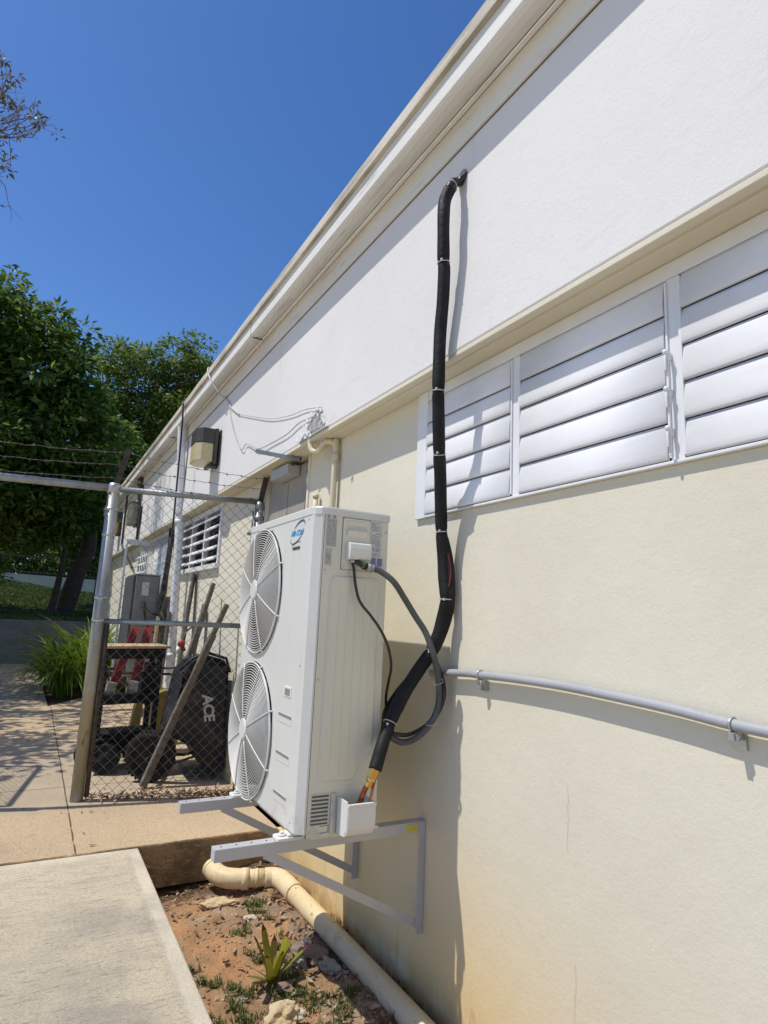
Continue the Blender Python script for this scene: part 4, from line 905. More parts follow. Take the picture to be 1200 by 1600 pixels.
# mesh
def chain(t0, t1, z0, z1, fpf, w_=.086, h=.086, r=.0025):
    g = MB(); n = int((t1-t0)/(w_/2)); m_ = int((z1-z0)/(h/2))
    for i in range(n+1):
        pts = []
        for k in range(m_+1):
            s_ = ((i+k) % 2); t = t0+(i+s_)*w_/2; t = min(t, t1)
            jt = .004*noise.noise(Vector((i*.3, k*.3, 1)))
            o_ = .0035*(1 if s_ else -1); pts.append(fpf(t+jt, z0+k*h/2+jt, o_))
        if (m_+i) % 2: pts.append(fpf(t0+(i+.5)*w_/2, z1+.03, 0))
        g.tube(pts, r, 4, cap=False, smooth=True)
    return g
chain(.03, FL-.02, .235, 2.60, fp).build('chain_mesh', WIRE, FE)
def barbed(p0, p1, sag, seed, n=14):
    g = MB(); rd = random.Random(seed); p0 = Vector(p0); p1 = Vector(p1); pts = []
    for i in range(n*2+1):
        t = i/(2*n); p = p0.lerp(p1, t); p.z -= sag*4*t*(1-t); p.z += rd.uniform(-.005, .005); pts.append(p)
    g.tube(pts, .0024, 5)
    L_ = (p1-p0).length; k = max(2, int(L_/.125))
    for i in range(k):
        t = (i+.5)/k; j = int(t*2*n); c = pts[j]; d = (p1-p0).normalized()
        g.tube([c-d*.009, c+d*.009], .0052, 5)
        for q in (Vector((0, 0, 1)), Vector((0, 1, .3))): g.tube([c-q*.016+d*.005, c+q*.016-d*.005], .0018, 4)
    return g
wz = [(.96, .93), (.60, .58), (.22, .22)]
for i, (a, c) in enumerate(wz):
    barbed(aL0.lerp(aL1, a), aR0.lerp(aR1, c), .022+.008*i, i).build('barbed_wire', BARB, FE)
# header rail over the gate opening, left post, open gate leaf
GE = thing('gate_frame', (-1.0, 5.62, .21), 'long galvanised top rail crossing the gateway left of the fence post', 'gate')
MB().tube([(.42, 5.38, 2.605), (-1.02, 5.62, 2.605)], .030, 14).build('top_rail', POST, GE)
MB().tube([(-1.05, 5.62, .18), (-1.05, 5.62, 2.64)], .045, 16).build('post', GALV, GE)
for i, (a, c) in enumerate(wz): barbed(aL0.lerp(aL1, a), Vector((-1.05, 5.60, 2.90-.115*i)), .03, 10+i).build('barbed_wire', BARB, GE)
gp0 = Vector((-1.05, 5.66, 0)); gdv = Vector((.18, 1, 0)).normalized(); gn = Vector((1, -.18, 0)).normalized()
def gp(t, z, off=0): p = gp0+gdv*t+gn*off; return Vector((p.x, p.y, z))
g = MB()
for a, c in (((.05, .3), (.05, 2.3)), ((1.25, .3), (1.25, 2.3)), ((.05, 2.3), (1.25, 2.3)), ((.05, .3), (1.25, .3)), ((.05, 1.3), (1.25, 1.3))): g.tube([gp(*a), gp(*c)], .022, 8)
lf = g.build('gate_leaf', GALV, GE); chain(.07, 1.23, .32, 2.3, gp).build('chain_mesh', WIRE, lf)

# ---------------------------------------------------------------- wheelbarrow stood on end
WBR = thing('wheelbarrow', (1.2, 5.8, .21), 'black wheelbarrow stood on its wheel against the wall behind the fence, wooden handles up', 'wheelbarrow')
wc_ = Vector((1.02, 5.72, .425)); ax = Vector((.45, .9, .1)).normalized(); a1 = ax.orthogonal().normalized(); a2 = ax.cross(a1)
g = MB(); g.tube([wc_+(a1*math.cos(q)+a2*math.sin(q))*.165 for q in [2*math.pi*k/36 for k in range(36)]], .046, 12, closed=True)
for k in range(36):
    q = 2*math.pi*k/36; c = wc_+(a1*math.cos(q)+a2*math.sin(q))*.209; t = (-a1*math.sin(q)+a2*math.cos(q)); g.obox(c-ax*.03, c+ax*.03, .018, .006, side=tuple(t))
wheel = g.build('tyre', TIRE, WBR)
g = MB(); g.disc(wc_, ax, .125, .035, 28); g.disc(wc_, ax, .035, .10, 14); g.disc(wc_, ax, .010, .26, 10); g.build('wheel_rim', BLK, wheel)
h1a, h1b = Vector((.955, 5.55, .225)), Vector((1.535, 5.62, 1.72)); h2a, h2b = Vector((1.08, 5.90, .26)), Vector((1.56, 6.28, 1.93))
for a, c in ((h1a, h1b), (h2a, h2b)):
    g = MB(); d = (c-a); 
    for t0, t1, s0 in ((0, .82, .060), (.82, 1, .044)): g.obox(a+d*t0, a+d*t1, s0, s0*.95, side=(0, 1, .2))
    g.build('handle', WOOD, WBR, bevel=.006)
# tub
def P3(x, z, y): return Vector((x, y, z))
near = [(1.205, 1.10), (1.285, 1.215), (1.40, 1.272), (1.56, 1.225), (1.600, 1.12), (1.625, .30), (1.56, .235), (1.45, .32), (1.34, .50), (1.135, .60)]
g = MB(); n = len(near); cx_, cz_ = 1.38, .78
lay = []
for (yy, s_) in ((5.64, .93), (5.60, 1.0), (5.66, 1.0), (6.10, .96), (6.14, .9)):
    lay += [(cx_+(x-cx_)*s_, yy, cz_+(z-cz_)*s_) for x, z in near]
g.add(lay, [(j*n+k, j*n+(k+1) % n, (j+1)*n+(k+1) % n, (j+1)*n+k) for j in range(4) for k in range(n)]); g.add(lay[:n], [tuple(range(n))]); g.add(lay[-n:], [tuple(range(n))])
tub = g.build('tub', TUB, WBR, bevel=.012, seg=3)
g = MB(); rim = [(1.17, 1.135), (1.28, 1.24), (1.40, 1.29), (1.575, 1.24), (1.618, 1.12)]
g.tube([(x, 5.63, z) for x, z in rim], .014, 8); g.obox((1.19, 5.60, 1.10), (1.585, 5.595, 1.165), .012, .05); g.tube([(1.28, 5.595, 1.14), (1.42, 5.595, 1.175), (1.58, 5.60, 1.15)], .010, 8); g.build('tub_rim', TUB, tub)
lt = text_mesh('ACE', .125, (1.392, 5.628, .925), (.18, 0, -1), (1, 0, .18), ext=.002, off=.004, shear=.12, spacing=.95); lt.build('lettering', WPAINT, tub)
g = MB(); g.tube(spline([(1.12, 5.75, .45), (1.3, 5.7, .42), (1.5, 5.66, .50)], 4), .012, 8); g.obox((1.16, 5.62, .36), (1.44, 5.62, .44), .006, .02); g.obox((1.02, 5.60, .35), (1.12, 5.9, .36), .03, .02)
g.obox((1.06, 5.68, .55), (1.30, 5.68, .98), .03, .04); g.build('frame', BLK, WBR)

# ---------------------------------------------------------------- black cart with plywood top
CT = thing('utility_cart', (.9, 6.35, .21), 'black wheeled workshop cart with a plywood top standing behind the fence post', 'cart')
MB().prism([(.56, 6.05), (1.20, 6.22), (1.16, 6.62), (.55, 6.50)], 2, 1.285, 1.308).build('plywood_top', PLY, CT, bevel=.003)
g = MB(); g.prism([(.585, 6.10), (1.16, 6.25), (1.13, 6.58), (.58, 6.47)], 2, 1.19, 1.283); g.build('top_frame', BLK, CT, bevel=.01)
for (x, y) in ((.625, 6.14), (1.115, 6.27), (1.09, 6.52), (.61, 6.44)):
    MB().box(x-.024, x+.024, y-.024, y+.024, .36, 1.19).build('leg', BLK, CT, bevel=.004)
g = MB(); g.prism([(.60, 6.12), (1.15, 6.26), (1.12, 6.56), (.60, 6.46)], 2, .79, .85); g.tube([(.62, 6.11, .865), (1.12, 6.23, .865)], .012, 8); g.build('middle_shelf', BLK, CT, bevel=.008)
g = MB(); g.prism([(.60, 6.12), (1.15, 6.26), (1.12, 6.56), (.60, 6.46)], 2, .36, .54); g.tube([(.62, 6.09, .50), (1.12, 6.22, .52)], .014, 8); g.build('base_tray', BLK, CT, bevel=.02)
for c, r in (((.71, 6.12, .345), .128), ((.60, 6.33, .345), .118), ((1.02, 6.5, .33), .115)):
    g = MB(); g.disc(c, (.25, 1, 0), r, .11, 28); g.disc((c[0], c[1]-.06, c[2]), (.25, 1, 0), r*.45, .02, 18); g.build('wheel', TIRE, CT, bevel=.02)
# things on and around the cart
g = MB(); g.box(.98, 1.12, 6.30, 6.48, .85, 1.05); g.box(1.01, 1.09, 6.29, 6.46, 1.05, 1.14); g.tube([(1.02, 6.25, 1.0), (1.02, 6.24, 1.17)], .008, 6)
tag(g.build('toolbox', BLK, bevel=.01), 'black tool case on the cart middle shelf', 'toolbox')
g = MB(); g.prism(rnd([(1.16, .22), (1.42, .22), (1.40, .80), (1.30, .84), (1.20, .80)], .03, 3), 1, 6.75, 7.0)
jb = tag(g.build('plastic_jug', YELP, bevel=.02), 'dull yellow plastic container behind the wheelbarrow wheel', 'container')
g = MB(); g.prism([(.93, .21), (1.06, .21), (1.08, .78), (1.02, .78)], 1, 6.70, 6.82)
tag(g.build('yellow_board', YELP, bevel=.004), 'short dull yellow board standing behind the cart legs', 'board')
LD = thing('red_ladder', (.8, 6.9, .21), 'old red fibreglass stepladder leaning behind the plywood topped cart', 'ladder')
for (a, c) in (((.755, 6.72, .80), (.99, 7.1, 1.45)), ((.97, 6.80, .80), (1.12, 7.15, 1.45))):
    g = MB(); a = Vector(a); c = Vector(c); g.obox(a, c, .085, .006, side=(1, 0, 0)); g.obox(a+Vector((.04, -.03, 0)), c+Vector((.04, -.03, 0)), .006, .06, side=(1, 0, 0)); g.obox(a+Vector((-.04, -.03, 0)), c+Vector((-.04, -.03, 0)), .006, .06, side=(1, 0, 0)); g.build('rail', REDM, LD)
    g = MB(); g.obox(a+Vector((0, -.02, .02)), a+Vector((.02, .01, .12)), .095, .07, side=(1, 0, 0)); g.build('foot', mat('worn_foot', (.30, .28, .25), (.16, .14, .12), 20, .8), LD, bevel=.01)
for t in (.25, .5, .75, .97):
    p = Vector((.80, 6.80, .80)).lerp(Vector((1.02, 7.16, 1.45)), t); q = Vector((1.0, 6.86, .80)).lerp(Vector((1.13, 7.2, 1.45)), t); MB().obox(p, q, .03, .014, side=(0, 1, 0)).build('step', ZINC, LD)
g = MB().ball((1.235, 5.95, 1.345), .035, 8, (1, 1, 1.1)); g.tube([(1.235, 5.95, 1.34), (1.265, 5.95, 1.28)], .02, 8)
rt_ = thing('spray_trigger', (1.235, 5.95, 1.25), 'small red and white trigger nozzle hanging by the wheelbarrow handles', 'nozzle')
g.build('red_head', REDM, rt_); MB().tube([(1.215, 5.94, 1.315), (1.195, 5.93, 1.26)], [.02, .014], 8).build('white_nozzle', ACW, rt_)
MB().tube(spline([(1.25, 5.95, 1.37), (1.28, 6.0, 1.46), (1.36, 6.1, 1.5)], 4), .008, 6).build('hose', CORD, rt_)
# boards leaning on the wall
bd = [((1.44, 7.25, .22), (1.615, 7.45, 2.08), .16, .022, WOODG, 'wide weathered grey board leaning upright beside the white downpipe'),
      ((1.42, 6.75, .22), (1.61, 6.80, 1.72), .13, .022, WOODG, 'narrow greenish grey board leaning on the wall under the open louvre window'),
      ((1.36, 7.60, .22), (1.47, 7.95, 1.62), .10, .03, WOOD, 'rough brown timber leaning left of the white downpipe'),
      ((1.28, 7.75, .22), (1.37, 8.1, 1.55), .08, .03, PLY, 'pale timber leaning farthest left beside the old grey unit')]
for a, c, wd, th, m, lab in bd: tag(MB().obox(a, c, wd, th, side=(.4, .9, 0)).build('leaning_board', m, bevel=.003), lab, 'board', 'boards leaning on the wall')
g = MB().prism([(1.35, 5.95), (1.66, 5.9), (1.64, 6.25), (1.40, 6.3)], 2, .212, .232); tag(g.build('flat_board', WOODG, bevel=.002), 'flat pale board lying on the slab below the black tub', 'board')
g = MB(); g.tube(spline([(.96, 6.35, 1.03), (1.2, 6.2, 1.05), (1.38, 6.0, 1.02)], 3), .012, 6); g.tube(spline([(.97, 6.3, 1.09), (1.2, 6.15, 1.11), (1.33, 6.0, 1.16), (1.36, 6.0, 1.25)], 3), .010, 6)
tag(g.build('black_tool_handle', CORD), 'thin black metal handle sticking out between the cart and wheelbarrow', 'tool')

# ---------------------------------------------------------------- drain pipe in the soil strip
DPZ = thing('drain_pipe', (1.5, 3, .05), 'thick cream plastic drain pipe lying along the wall and elbowing left to the slab', 'drain pipe')
MB().tube([(1.525, 3.80, .062), (1.535, 3.2, .063), (1.54, 2.4, .065), (1.545, 1.4, .066), (1.545, -.5, .066)], .051, 24).build('long_pipe', PVC, DPZ)
g = MB(); g.tube(spline([(1.529, 3.62, .062), (1.527, 3.76, .062), (1.520, 3.82, .062), (1.495, 3.865, .063), (1.44, 3.885, .063)], 5), .056, 24); g.tube([(1.5285, 3.63, .062), (1.5288, 3.60, .062)], .0585, 24); g.build('elbow', PVC, DPZ)
MB().tube([(1.46, 3.885, .063), (1.28, 3.93, .062)], .050, 24).build('short_pipe', PVC, DPZ)
g = MB(); g.tube([(1.345, 3.914, .062), (1.305, 3.924, .062)], .060, 24); g.tube(spline([(1.32, 3.92, .062), (1.26, 3.945, .064), (1.21, 3.985, .066), (1.185, 4.05, .068), (1.18, 4.12, .068)], 5), .056, 24); g.tube([(1.385, 3.904, .0625), (1.402, 3.899, .0625)], .0535, 24)
g.tube([(1.181, 4.10, .068), (1.18, 4.135, .068)], .060, 24); g.build('bend', PVC, DPZ)
MB().disc((1.18, 4.136, .068), (0, 1, 0), .050, .004, 20).build('pipe_mouth', DARK, DPZ)

# ---------------------------------------------------------------- soil strip: stones, leaves, tufts, bromeliad
def rock(c, r, sc, m, lab, seed, name='stone'):
    g = MB().ball(c, r, 12, sc, jit=.55, seed=seed); o = g.build(name, m)
    for p in o.data.polygons: p.use_smooth = False
    o.modifiers.new('b', 'BEVEL').width = .002; return tag(o, lab, 'stone')
rock((1.095, 2.635, .035), .052, (1.25, 1, .75), STONE1, 'large yellowish stone at the bottom edge of the soil strip', 1)
rock((1.165, 2.64, .02), .024, (1.2, 1, .7), STONE4, 'small pale stone touching the large yellowish stone', 2)
rock((1.375, 3.03, .035), .062, (1.0, 1.5, .5), STONE2, 'reddish brown flat stone between the bromeliad and the drain pipe', 3)
rock((1.425, 2.90, .03), .05, (.9, 1.3, .5), STONE3, 'dark grey brown stone leaning on the drain pipe', 4)
rock((1.31, 2.985, .03), .032, (1, 1, .8), STONE3, 'rounded grey stone right of the bromeliad', 5)
rock((1.42, 3.16, .02), .022, (1, 1.3, .7), STONE4, 'small pale pebble beside the drain pipe in front of the brown stone', 6)
rock((1.25, 3.53, .018), .034, (1.4, .8, .4), STONE4, 'flat whitish stone lying behind the bromeliad', 7)
rock((1.13, 3.77, .012), .06, (1.5, .8, .45), STONE1, 'crumbly yellow rubble clod in front of the pipe bend', 8)
rock((1.40, 3.44, .010), .05, (1.1, 1.2, .3), STONE3, 'flat grey earthy lump behind the bromeliad near the pipe', 9)
rock((.99, 2.86, .004), .02, (1.2, 1, .5), STONE3, 'small grey stone near the yellowish stone, half sunk in soil', 10)
rock((1.20, 2.86, .012), .03, (1.2, 1, .5), STONE2, 'small reddish stone in front of the bromeliad', 12)

def scatter(n, area, fn, mats, name, kind='stuff'):
    vs = []; fs = []
    return vs
def flat_leaf(g, c, L_, wd, yaw_, tilt, curl, rd):
    X = Vector((math.cos(yaw_), math.sin(yaw_), tilt)).normalized(); Yv = Vector((-math.sin(yaw_), math.cos(yaw_), rd.uniform(-.3, .3))).normalized(); Z = X.cross(Yv)
    pts = []
    for i in range(5):
        t = i/4; w_ = wd*math.sin(math.pi*(.08+.84*t)); h = curl*L_*(t-.5)**2*4
        for s_ in (-1, 0, 1): pts.append(Vector(c)+X*(t-.5)*L_+Yv*s_*w_*.5+Z*(h+abs(s_)*w_*.25))
    g.add(pts, [(i*3+j, i*3+j+1, (i+1)*3+j+1, (i+1)*3+j) for i in range(4) for j in range(2)], 0, True)
rd = random.Random(5); g = MB()
for i in range(420):
    k = rd.random()
    if k < .34: x = rd.uniform(.80, 1.62); y = rd.uniform(3.7, 4.24)
    elif k < .75: x = 1.45+rd.gauss(0, .09); y = rd.uniform(2.0, 3.8)
    else: x = rd.uniform(.80, 1.6); y = rd.uniform(2.0, 3.9)
    x = min(1.63, max(.77, x)); L_ = rd.uniform(.015, .055)
    flat_leaf(g, (x, y, soil_h(x, y)+.010), L_, L_*rd.uniform(.3, .5), rd.uniform(0, 6.3), rd.uniform(-.4, .4), rd.uniform(-.1, .35), rd)
g.build('fallen_leaves', DLEAF, kind='stuff')
g = MB()
for i in range(420):
    t = rd.betavariate(1.3, .9)*FL; p = fp(t, 0); y = p.y+rd.gauss(.05, .06); L_ = rd.uniform(.015, .05)
    flat_leaf(g, (p.x, y, .216+rd.random()*.035*(1 if rd.random() < .5 else .2)), L_, L_*rd.uniform(.35, .6), rd.uniform(0, 6.3), rd.uniform(-.5, .5), rd.uniform(0, .5), rd)
for i in range(60):
    x = rd.uniform(-.6, 1.6); y = rd.uniform(4.3, 9); L_ = rd.uniform(.015, .04)
    flat_leaf(g, (x, y, .216), L_, L_*.4, rd.uniform(0, 6.3), rd.uniform(-.1, .1), rd.uniform(0, .3), rd)
g.build('leaf_litter', DLEAF, kind='stuff')
g = MB()   # pebbles and clods
for i in range(900):
    x = rd.uniform(.78, 1.63); y = rd.uniform(1.9, 4.2); r = rd.uniform(.0025, .009)*(1.5 if x > 1.15 else 1)
    g.ball((x, y, soil_h(x, y)+r*.3), r, 3, (1, rd.uniform(.7, 1.3), .7), jit=.3, seed=i)
g.build('gravel', mat('pebbles', (.40, .30, .20), (.26, .17, .10), 30, .95, bump=.4, island=.45), kind='stuff')
def blades(g, c, n, hgt, rad_, rd, wd=.003):
    for i in range(n):
        a = rd.uniform(0, 6.3); q = rad_*rd.random()**.5; x = c[0]+q*math.cos(a); y = c[1]+q*math.sin(a); h = hgt*rd.uniform(.4, 1); b_ = rd.uniform(0, 6.3); ln_ = rd.uniform(.3, 1.2)*h
        z = c[2]; dx, dy = math.cos(b_), math.sin(b_); w_ = wd*rd.uniform(.6, 1.3)
        P_ = [(x, y, z), (x+dx*ln_*.35, y+dy*ln_*.35, z+h*.65), (x+dx*ln_, y+dy*ln_, z+h)]
        g.add([(P_[0][0]-dy*w_, P_[0][1]+dx*w_, P_[0][2]), (P_[0][0]+dy*w_, P_[0][1]-dx*w_, P_[0][2]), (P_[1][0]+dy*w_*.8, P_[1][1]-dx*w_*.8, P_[1][2]), (P_[1][0]-dy*w_*.8, P_[1][1]+dx*w_*.8, P_[1][2]), P_[2]], [(0, 1, 2, 3), (3, 2, 4)])
g = MB()
tufts = [(.93, 2.83), (.90, 3.0), (.86, 3.1), (1.0, 2.98), (1.06, 2.90), (1.12, 2.84), (1.20, 2.80), (1.25, 2.78), (1.30, 2.72), (1.24, 2.90), (1.28, 3.08), (1.22, 3.2), (1.16, 3.45), (1.30, 3.55), (1.27, 3.62), (1.34, 3.7), (.98, 2.7), (.85, 2.75), (1.02, 2.5), (1.35, 2.6), (1.3, 2.5), (1.2, 2.55), (1.4, 2.65), (.9, 2.5), (1.33, 3.2)]
for (x, y) in tufts:
    for k in range(4):
        xx = x+rd.gauss(0, .03); yy = y+rd.gauss(0, .035); blades(g, (xx, yy, soil_h(xx, yy)), 26, .034, .03, rd, .0028)
g.build('grass', TUFT, kind='stuff')
g = MB()
for i in range(90):
    y = rd.uniform(1.9, 3.8); x = 1.625+rd.gauss(0, .012) if rd.random() < .7 else 1.45+rd.gauss(0, .03); x = min(x, 1.64); blades(g, (x, y, soil_h(x, y)), 9, .05, .02, rd, .0018)
g.build('dry_weeds', DRYG, kind='stuff')
BR = thing('bromeliad', (1.155, 2.93, .0), 'yellow green bromeliad with red tipped upright leaves in the soil strip', 'plant')
TIP = mat('bromeliad_tip', (.22, .035, .02), (.14, .03, .02), 9, .5)
lv = [(-2.65, .125, .105, .011), (1.9, .185, .05, .012), (.1, .17, .035, .013), (-1.2, .13, .03, .012), (-.35, .12, .085, .011), (.35, .14, .06, .012), (2.6, .16, .05, .010), (-2.2, .15, .07, .010), (3.3, .05, .07, .010), (-.9, .09, .06, .010), (1.2, .13, .05, .010)]
g = MB(); tg = MB()
for (a, h, out_, wd) in lv:
    a += -.0; dx, dy = math.cos(a), math.sin(a); pts = []; n = 8
    for i in range(n+1):
        t = i/n; o_ = 1.65*out_*(t**1.25); z = .012+h*1.12*t; w_ = 1.55*wd*(1.0-.25*t)*(1 if t < .8 else max(.12, 1-((t-.8)/.2)**2*.9))*1.15
        for s_ in (-1, 0, 1): pts.append((1.155+dx*(.012+o_)-dy*s_*w_-dx*(1-abs(s_))*.0-dx*abs(s_)*.0+dx*(.004 if s_ == 0 else -.002), 2.93+dy*(.012+o_)+dx*s_*w_, z))
    fs = [(i*3+j, i*3+j+1, (i+1)*3+j+1, (i+1)*3+j) for i in range(n-1) for j in range(2)]
    g.add(pts[:(n)*3], fs, 0, True); tg.add(pts[(n-1)*3:], [(j, j+1, 3+j+1, 3+j) for j in range(2)], 0, True)
g.build('leaf_rosette', BROM, BR); tg.build('leaf_tips', TIP, BR)
g = MB(); g.tube([(1.155, 2.93, -.01), (1.155, 2.93, .04)], [.022, .016], 10); g.build('stem_base', BROM, BR)

# ---------------------------------------------------------------- strap leaved lilies
def lily(x, y, n, hgt, label_, seed, z=.17):
    rd = random.Random(seed); T = thing('spider_lily', (x, y, z), label_, 'plant', 'strap leaved lilies beside the path'); g = MB()
    for i in range(n):
        a = rd.uniform(0, 6.283); h = hgt*rd.uniform(.65, 1.1); o_ = h*rd.uniform(.25, 1.0); dr_ = rd.uniform(.15, .95); w_ = rd.uniform(.013, .023); q = rd.uniform(0, .10); dx, dy = math.cos(a), math.sin(a); pts = []; n_ = 8
        for k in range(n_+1):
            t = k/n_; r_ = q+o_*(t**1.3); zz = h*(t*1.25-.25*t*t)-dr_*h*t**3.0; ww = w_*(1 if t < .7 else max(.05, 1-(t-.7)/.3))
            for s_ in (-1, 0, 1): pts.append((x+dx*r_-dy*s_*ww, y+dy*r_+dx*s_*ww, z+max(.02, zz)-(.005 if s_ == 0 else 0)))
        g.add(pts, [(k*3+j, k*3+j+1, (k+1)*3+j+1, (k+1)*3+j) for k in range(n_) for j in range(2)], 0, True)
    g.build('leaves', LILY, T); MB().tube([(x, y, z-.05), (x, y, z+.12)], [.09, .06], 8).build('leaf_base', LILY, T)
lily(.56, 11.35, 202, 1.00, 'front strap leaved lily at the corner of the planting bed', 21)
lily(.95, 11.9, 202, 1.32, 'tall strap leaved lily just left of the fence post', 22)
lily(.62, 12.7, 175, 1.24, 'lily behind the front one, at the left edge of the bed', 23)
lily(1.30, 12.6, 162, 1.36, 'lily seen through the fence mesh above the plywood top', 24)
lily(1.15, 13.9, 148, 1.47, 'lily farthest back, near the end of the building', 25)
lily(1.42, 11.6, 121, 1.12, 'lily against the wall behind the cart', 26)

# ---------------------------------------------------------------- trees
def leaf_cloud(centers, nl, rad_, L_, seed, flat=.6):
    r = np.random.default_rng(seed); C = np.repeat(np.array(centers), nl, axis=0); N = len(C)
    d = r.normal(size=(N, 3)); d /= np.linalg.norm(d, axis=1)[:, None]; q = r.random(N)**.45
    cr_ = np.repeat(r.uniform(.6, 1.25, len(centers)), nl)
    P_ = C+d*(q*rad_*cr_)[:, None]*np.array([1, 1, flat])
    t = d*np.array([1, 1, .5])+r.normal(scale=.45, size=(N, 3))+np.array([0, 0, -.15]); t /= np.linalg.norm(t, axis=1)[:, None]
    nn = r.normal(scale=.55, size=(N, 3))+np.array([0, 0, 1.]); s_ = np.cross(t, nn); s_ /= np.linalg.norm(s_, axis=1)[:, None]; up_ = np.cross(s_, t)
    l = (L_*r.uniform(.6, 1.25, N))[:, None]; w_ = l*.20
    v = np.stack([P_, P_+t*l*.5+s_*w_+up_*l*.06, P_+t*l-up_*l*.08, P_+t*l*.5-s_*w_+up_*l*.06], axis=1).reshape(-1, 3)
    return v, N
def big_mesh(name, v, N, m, parent):
    o0 = np.array(WL[parent]); me = bpy.data.meshes.new(name); v = v-o0
    me.vertices.add(len(v)); me.vertices.foreach_set('co', v.ravel().astype(np.float32)); me.loops.add(4*N); me.loops.foreach_set('vertex_index', np.arange(4*N, dtype=np.int32))
    me.polygons.add(N); me.polygons.foreach_set('loop_start', np.arange(0, 4*N, 4, dtype=np.int32)); me.polygons.foreach_set('loop_total', np.full(N, 4, dtype=np.int32)); me.materials.append(m); me.update(); me.validate()
    o = bpy.data.objects.new(name, me); COL.objects.link(o); o.parent = parent; WL[o] = WL[parent]; return o
def tree(label_, base, trunk_pts, trunk_r, ells, ncl, nl, crad, L_, lm, seed, cat='tree', bm_=BARK, limbs=26, name='tree', surf=.33):
    T = thing(name, base, label_, cat); r = random.Random(seed); cs = []
    tot = sum(e[3]*e[4]*e[5] for e in ells)
    for (cx, cy, cz, rx, ry, rz) in ells:
        for i in range(max(6, int(ncl*rx*ry*rz/tot))):
            d = Vector((r.gauss(0, 1), r.gauss(0, 1), r.gauss(0, 1))).normalized(); q = r.random()**surf; j = 1+.22*noise.noise(d*2+Vector((seed, 0, 0)))
            cs.append((cx+d.x*rx*q*j, cy+d.y*ry*q*j, cz+d.z*rz*q*j))
    v, N = leaf_cloud(cs, nl, crad, L_, seed); big_mesh('crown', v, N, lm, T)
    sp2 = spline(trunk_pts, 5); n = len(sp2); g = MB(); g.tube(sp2, [trunk_r*(1-.6*i/n)*(1+.12*noise.noise(Vector((i*.4, seed, 0)))) for i in range(n)], 12); trk = g.build('trunk', bm_, T)
    g = MB(); tops = sp2[n//2:]
    for k in range(limbs):
        a = tops[r.randrange(len(tops))]; c = Vector(cs[r.randrange(len(cs))]); m1 = a.lerp(c, .35)+Vector((r.gauss(0, .2), r.gauss(0, .2), .35)); m2 = a.lerp(c, .7)+Vector((r.gauss(0, .2), r.gauss(0, .2), .25)); s3 = spline([a, m1, m2, c], 4); rr_ = trunk_r*r.uniform(.18, .42)
        g.tube(s3, [rr_*(1-.85*i/len(s3)) for i in range(len(s3))], 6)
    g.build('limbs', bm_, T); return T
tree('large dark glossy tree filling the left side above the retaining wall', (.82, 20.4, 1.3), [(.78, 20.4, 1.2), (1.0, 20.4, 2.4), (1.25, 20.3, 3.6), (.8, 20.2, 5.2), (-.2, 20.1, 6.8), (-.8, 20, 8.2)], .27,
     [(-2.6, 20, 8.4, 2.1, 2.0, 2.9), (-.75, 20, 7.6, 1.7, 2.0, 2.7), (.55, 19.8, 5.9, 1.35, 1.8, 2.3), (-3.2, 20, 5.0, 2.0, 2, 2.2), (-.7, 19.2, 4.5, 1.9, 1.5, 1.35)], 560, 75, .55, .27, LEAF1, 31, limbs=34)
tree('slim dark tree left of the thick leaning trunk on the bank', (.47, 19.9, 1.3), [(.42, 19.9, 1.2), (.55, 19.9, 2.2), (.60, 19.8, 3.4), (.45, 19.7, 4.6)], .11,
     [(-.2, 18.9, 3.9, 1.3, 1.0, .8), (-1.8, 18.8, 4.0, 1.3, 1.0, 1.1), (.9, 19.3, 4.9, .8, .8, .9)], 130, 70, .40, .20, LEAF2, 33, limbs=14)
tree('lighter green rounded tree rising behind the end of the building', (3.0, 26.5, 1.3), [(2.9, 26.5, .8), (2.8, 26.3, 5), (2.9, 26.2, 7.5), (3.3, 26, 10.2)], .24,
     [(2.35, 26, 11.3, 1.25, 1.4, 1.2), (4.45, 26, 11.6, 1.45, 1.5, 1.55), (3.3, 26, 9.4, 1.9, 1.6, 1.9), (1.65, 26, 9.0, 1.3, 1.3, 1.4), (5.3, 26, 10.2, 1.0, 1.2, 1.3), (1.9, 25.5, 7.2, 1.6, 1.2, 1.5)], 330, 70, .50, .22, LEAF2, 35, limbs=34)
tree('dark evergreen behind, between the two big crowns near the roof end', (1.9, 23.0, 1.3), [(1.9, 23, 1.0), (1.9, 23, 3.0), (2.0, 23, 5.6)], .2,
     [(2.0, 23, 6.2, 1.4, 1.3, 1.9), (1.3, 23, 3.9, 1.2, 1.1, 1.0)], 170, 70, .5, .22, LEAF1, 37, limbs=14)
tree('low bushy shrub at the left edge of the grass bank', (-1.5, 19.0, 1.2), [(-1.5, 19, 1.1), (-1.5, 19, 1.6), (-1.6, 19, 2.2)], .06,
     [(-1.7, 19, 2.3, .9, .7, .8)], 40, 60, .35, .17, LEAF2, 39, limbs=8, cat='shrub', name='shrub')
g = MB(); o_t = bpy.data.objects.new('t', None); WL[o_t] = Vector((0, 48, 2)); r9 = random.Random(77)
cs = [(r9.uniform(-13, 10), r9.uniform(40, 50), 2.0+5.5*r9.random()**1.3) for _ in range(1100)]
v, N = leaf_cloud(cs, 42, 1.1, .42, 77); o = big_mesh('far_tree_line', v, N, LEAF1, o_t); o.parent = None; o.location = (0, 48, 2); o['kind'] = 'stuff'; bpy.data.objects.remove(o_t)
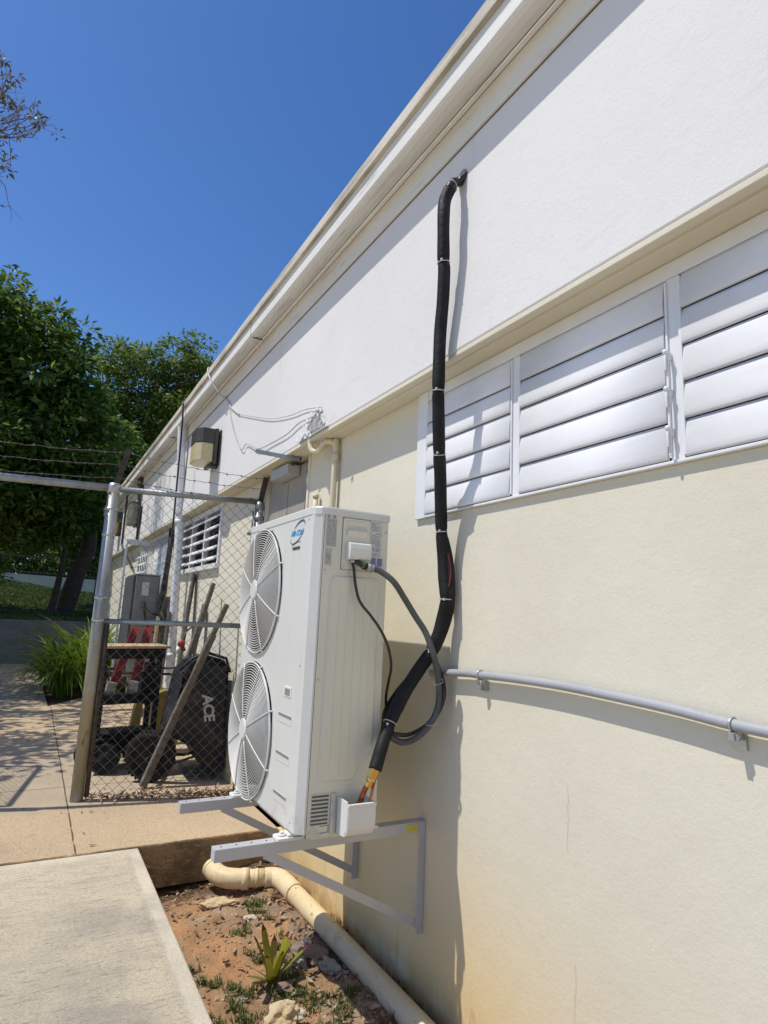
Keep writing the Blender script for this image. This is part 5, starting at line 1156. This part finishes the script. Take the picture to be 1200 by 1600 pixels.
# tree left of the path whose crown shades the paving (mostly outside the frame)
tree('leafy tree standing left of the path, shading the paving', (-4.2, 11.0, 0), [(-4.2, 11, -.1), (-4.1, 11, 2), (-3.9, 11, 4), (-3.6, 10.8, 5.6)], .22,
     [(-2.65, 8.6, 5.0, 1.0, 1.5, .8), (-3.0, 11.0, 5.3, 1.4, 1.8, 1.0), (-2.9, 13.6, 5.2, 1.4, 2.0, 1.0), (-3.3, 16.0, 5.4, 2.0, 2.0, 1.3), (-2.2, 18.5, 5.8, 1.6, 2.0, 1.3), (-5.0, 18.5, 6.0, 2.2, 2.2, 1.5), (-5.5, 14, 6.0, 1.6, 3, 1.2)], 620, 60, .5, .17, LEAF1, 41, limbs=22)
# sparse bare branched tree, its branch tips at the upper left
def bare(label_, base, seed):
    T = thing('bare_tree', base, label_, 'tree'); r = random.Random(seed); g = MB(); tips = []
    g.tube(spline([base, (base[0]+.3, base[1], 3), (base[0]+.2, base[1]-.3, 6), (-3.6, 10.9, 8.0)], 5), [.20*(1-.6*i/16) for i in range(16)], 10); g.build('trunk', BARKL, T)
    g = MB()
    def br(p, d, l, rr, dep):
        pts = [p]; q = p.copy(); dd = d.copy()
        for i in range(4):
            dd = (dd+Vector((r.gauss(0, .16), r.gauss(0, .16), r.gauss(.05, .14)))).normalized(); q = q+dd*l/4; pts.append(q.copy())
        g.tube(pts, [rr*(1-.45*i/4) for i in range(5)], 5, cap=False)
        if dep == 0: tips.append((pts[-1], dd)); return
        for k in range(r.choice((2, 3, 3))):
            s_ = pts[r.choice((2, 3, 4, 4))]; nd = (dd+Vector((r.gauss(0, .55), r.gauss(0, .55), r.gauss(.12, .5)))).normalized(); br(s_, nd, l*r.uniform(.55, .8), rr*.55, dep-1)
    for (tx, tz, l) in ((-1.05, 9.15, 2.5), (-1.2, 9.45, 2.4), (-1.1, 8.85, 2.5), (-1.5, 8.3, 2.1), (-1.3, 9.8, 2.3), (-1.8, 8.1, 1.9), (-1.2, 9.3, 2.2), (-1.35, 9.6, 2.2), (-1.25, 9.0, 2.3), (-1.3, 9.25, 2.3)):
        a = Vector((-3.6, 10.9, 8.0)); c = Vector((tx, 11, tz)); mid = a.lerp(c, .5)+Vector((0, 0, .12)); g.tube([a, mid, a.lerp(c, .55)+Vector((.05, 0, .1))], [.05, .03, .024], 6)
        br(a.lerp(c, .55)+Vector((.05, 0, .1)), (c-a).normalized(), l*.33, .024, 3)
    g.build('branches', BARKL, T)
    cs = [tuple(p) for p, d in tips if r.random() < .34]
    if cs: v, N = leaf_cloud(cs, 9, .09, .10, seed); big_mesh('leaves', v, N, LEAF3, T)
    return T
bare('sparse almost leafless tree with thin grey branches reaching in at the upper left', (-4.6, 11.2, 0), 52)
# grass blades on the bank
r = np.random.default_rng(9); N = 26000; X = r.uniform(-2.2, 3.2, N); Yv = 17.6+12*r.random(N)**1.3
Z = np.array([bank(x, y) for x, y in zip(X, Yv)]); a = r.uniform(0, 6.28, N); h = r.uniform(.05, .13, N); wv = .012
P0 = np.stack([X, Yv, Z-.01], 1); dx = np.stack([np.cos(a), np.sin(a), 0*a], 1)
v = np.stack([P0-dx*wv, P0+dx*wv, P0+dx*wv*.2+np.stack([r.normal(0, .03, N), r.normal(0, .03, N), h], 1), P0-dx*wv*.2+np.stack([r.normal(0, .03, N), r.normal(0, .03, N), h], 1)], 1).reshape(-1, 3)
root = bpy.data.objects.new('t', None); WL[root] = Vector((0, 20, 1)); o = big_mesh('bank_grass', v, N, TUFT, root); o.parent = None; o.location = (0, 20, 1); o['kind'] = 'stuff'; bpy.data.objects.remove(root)
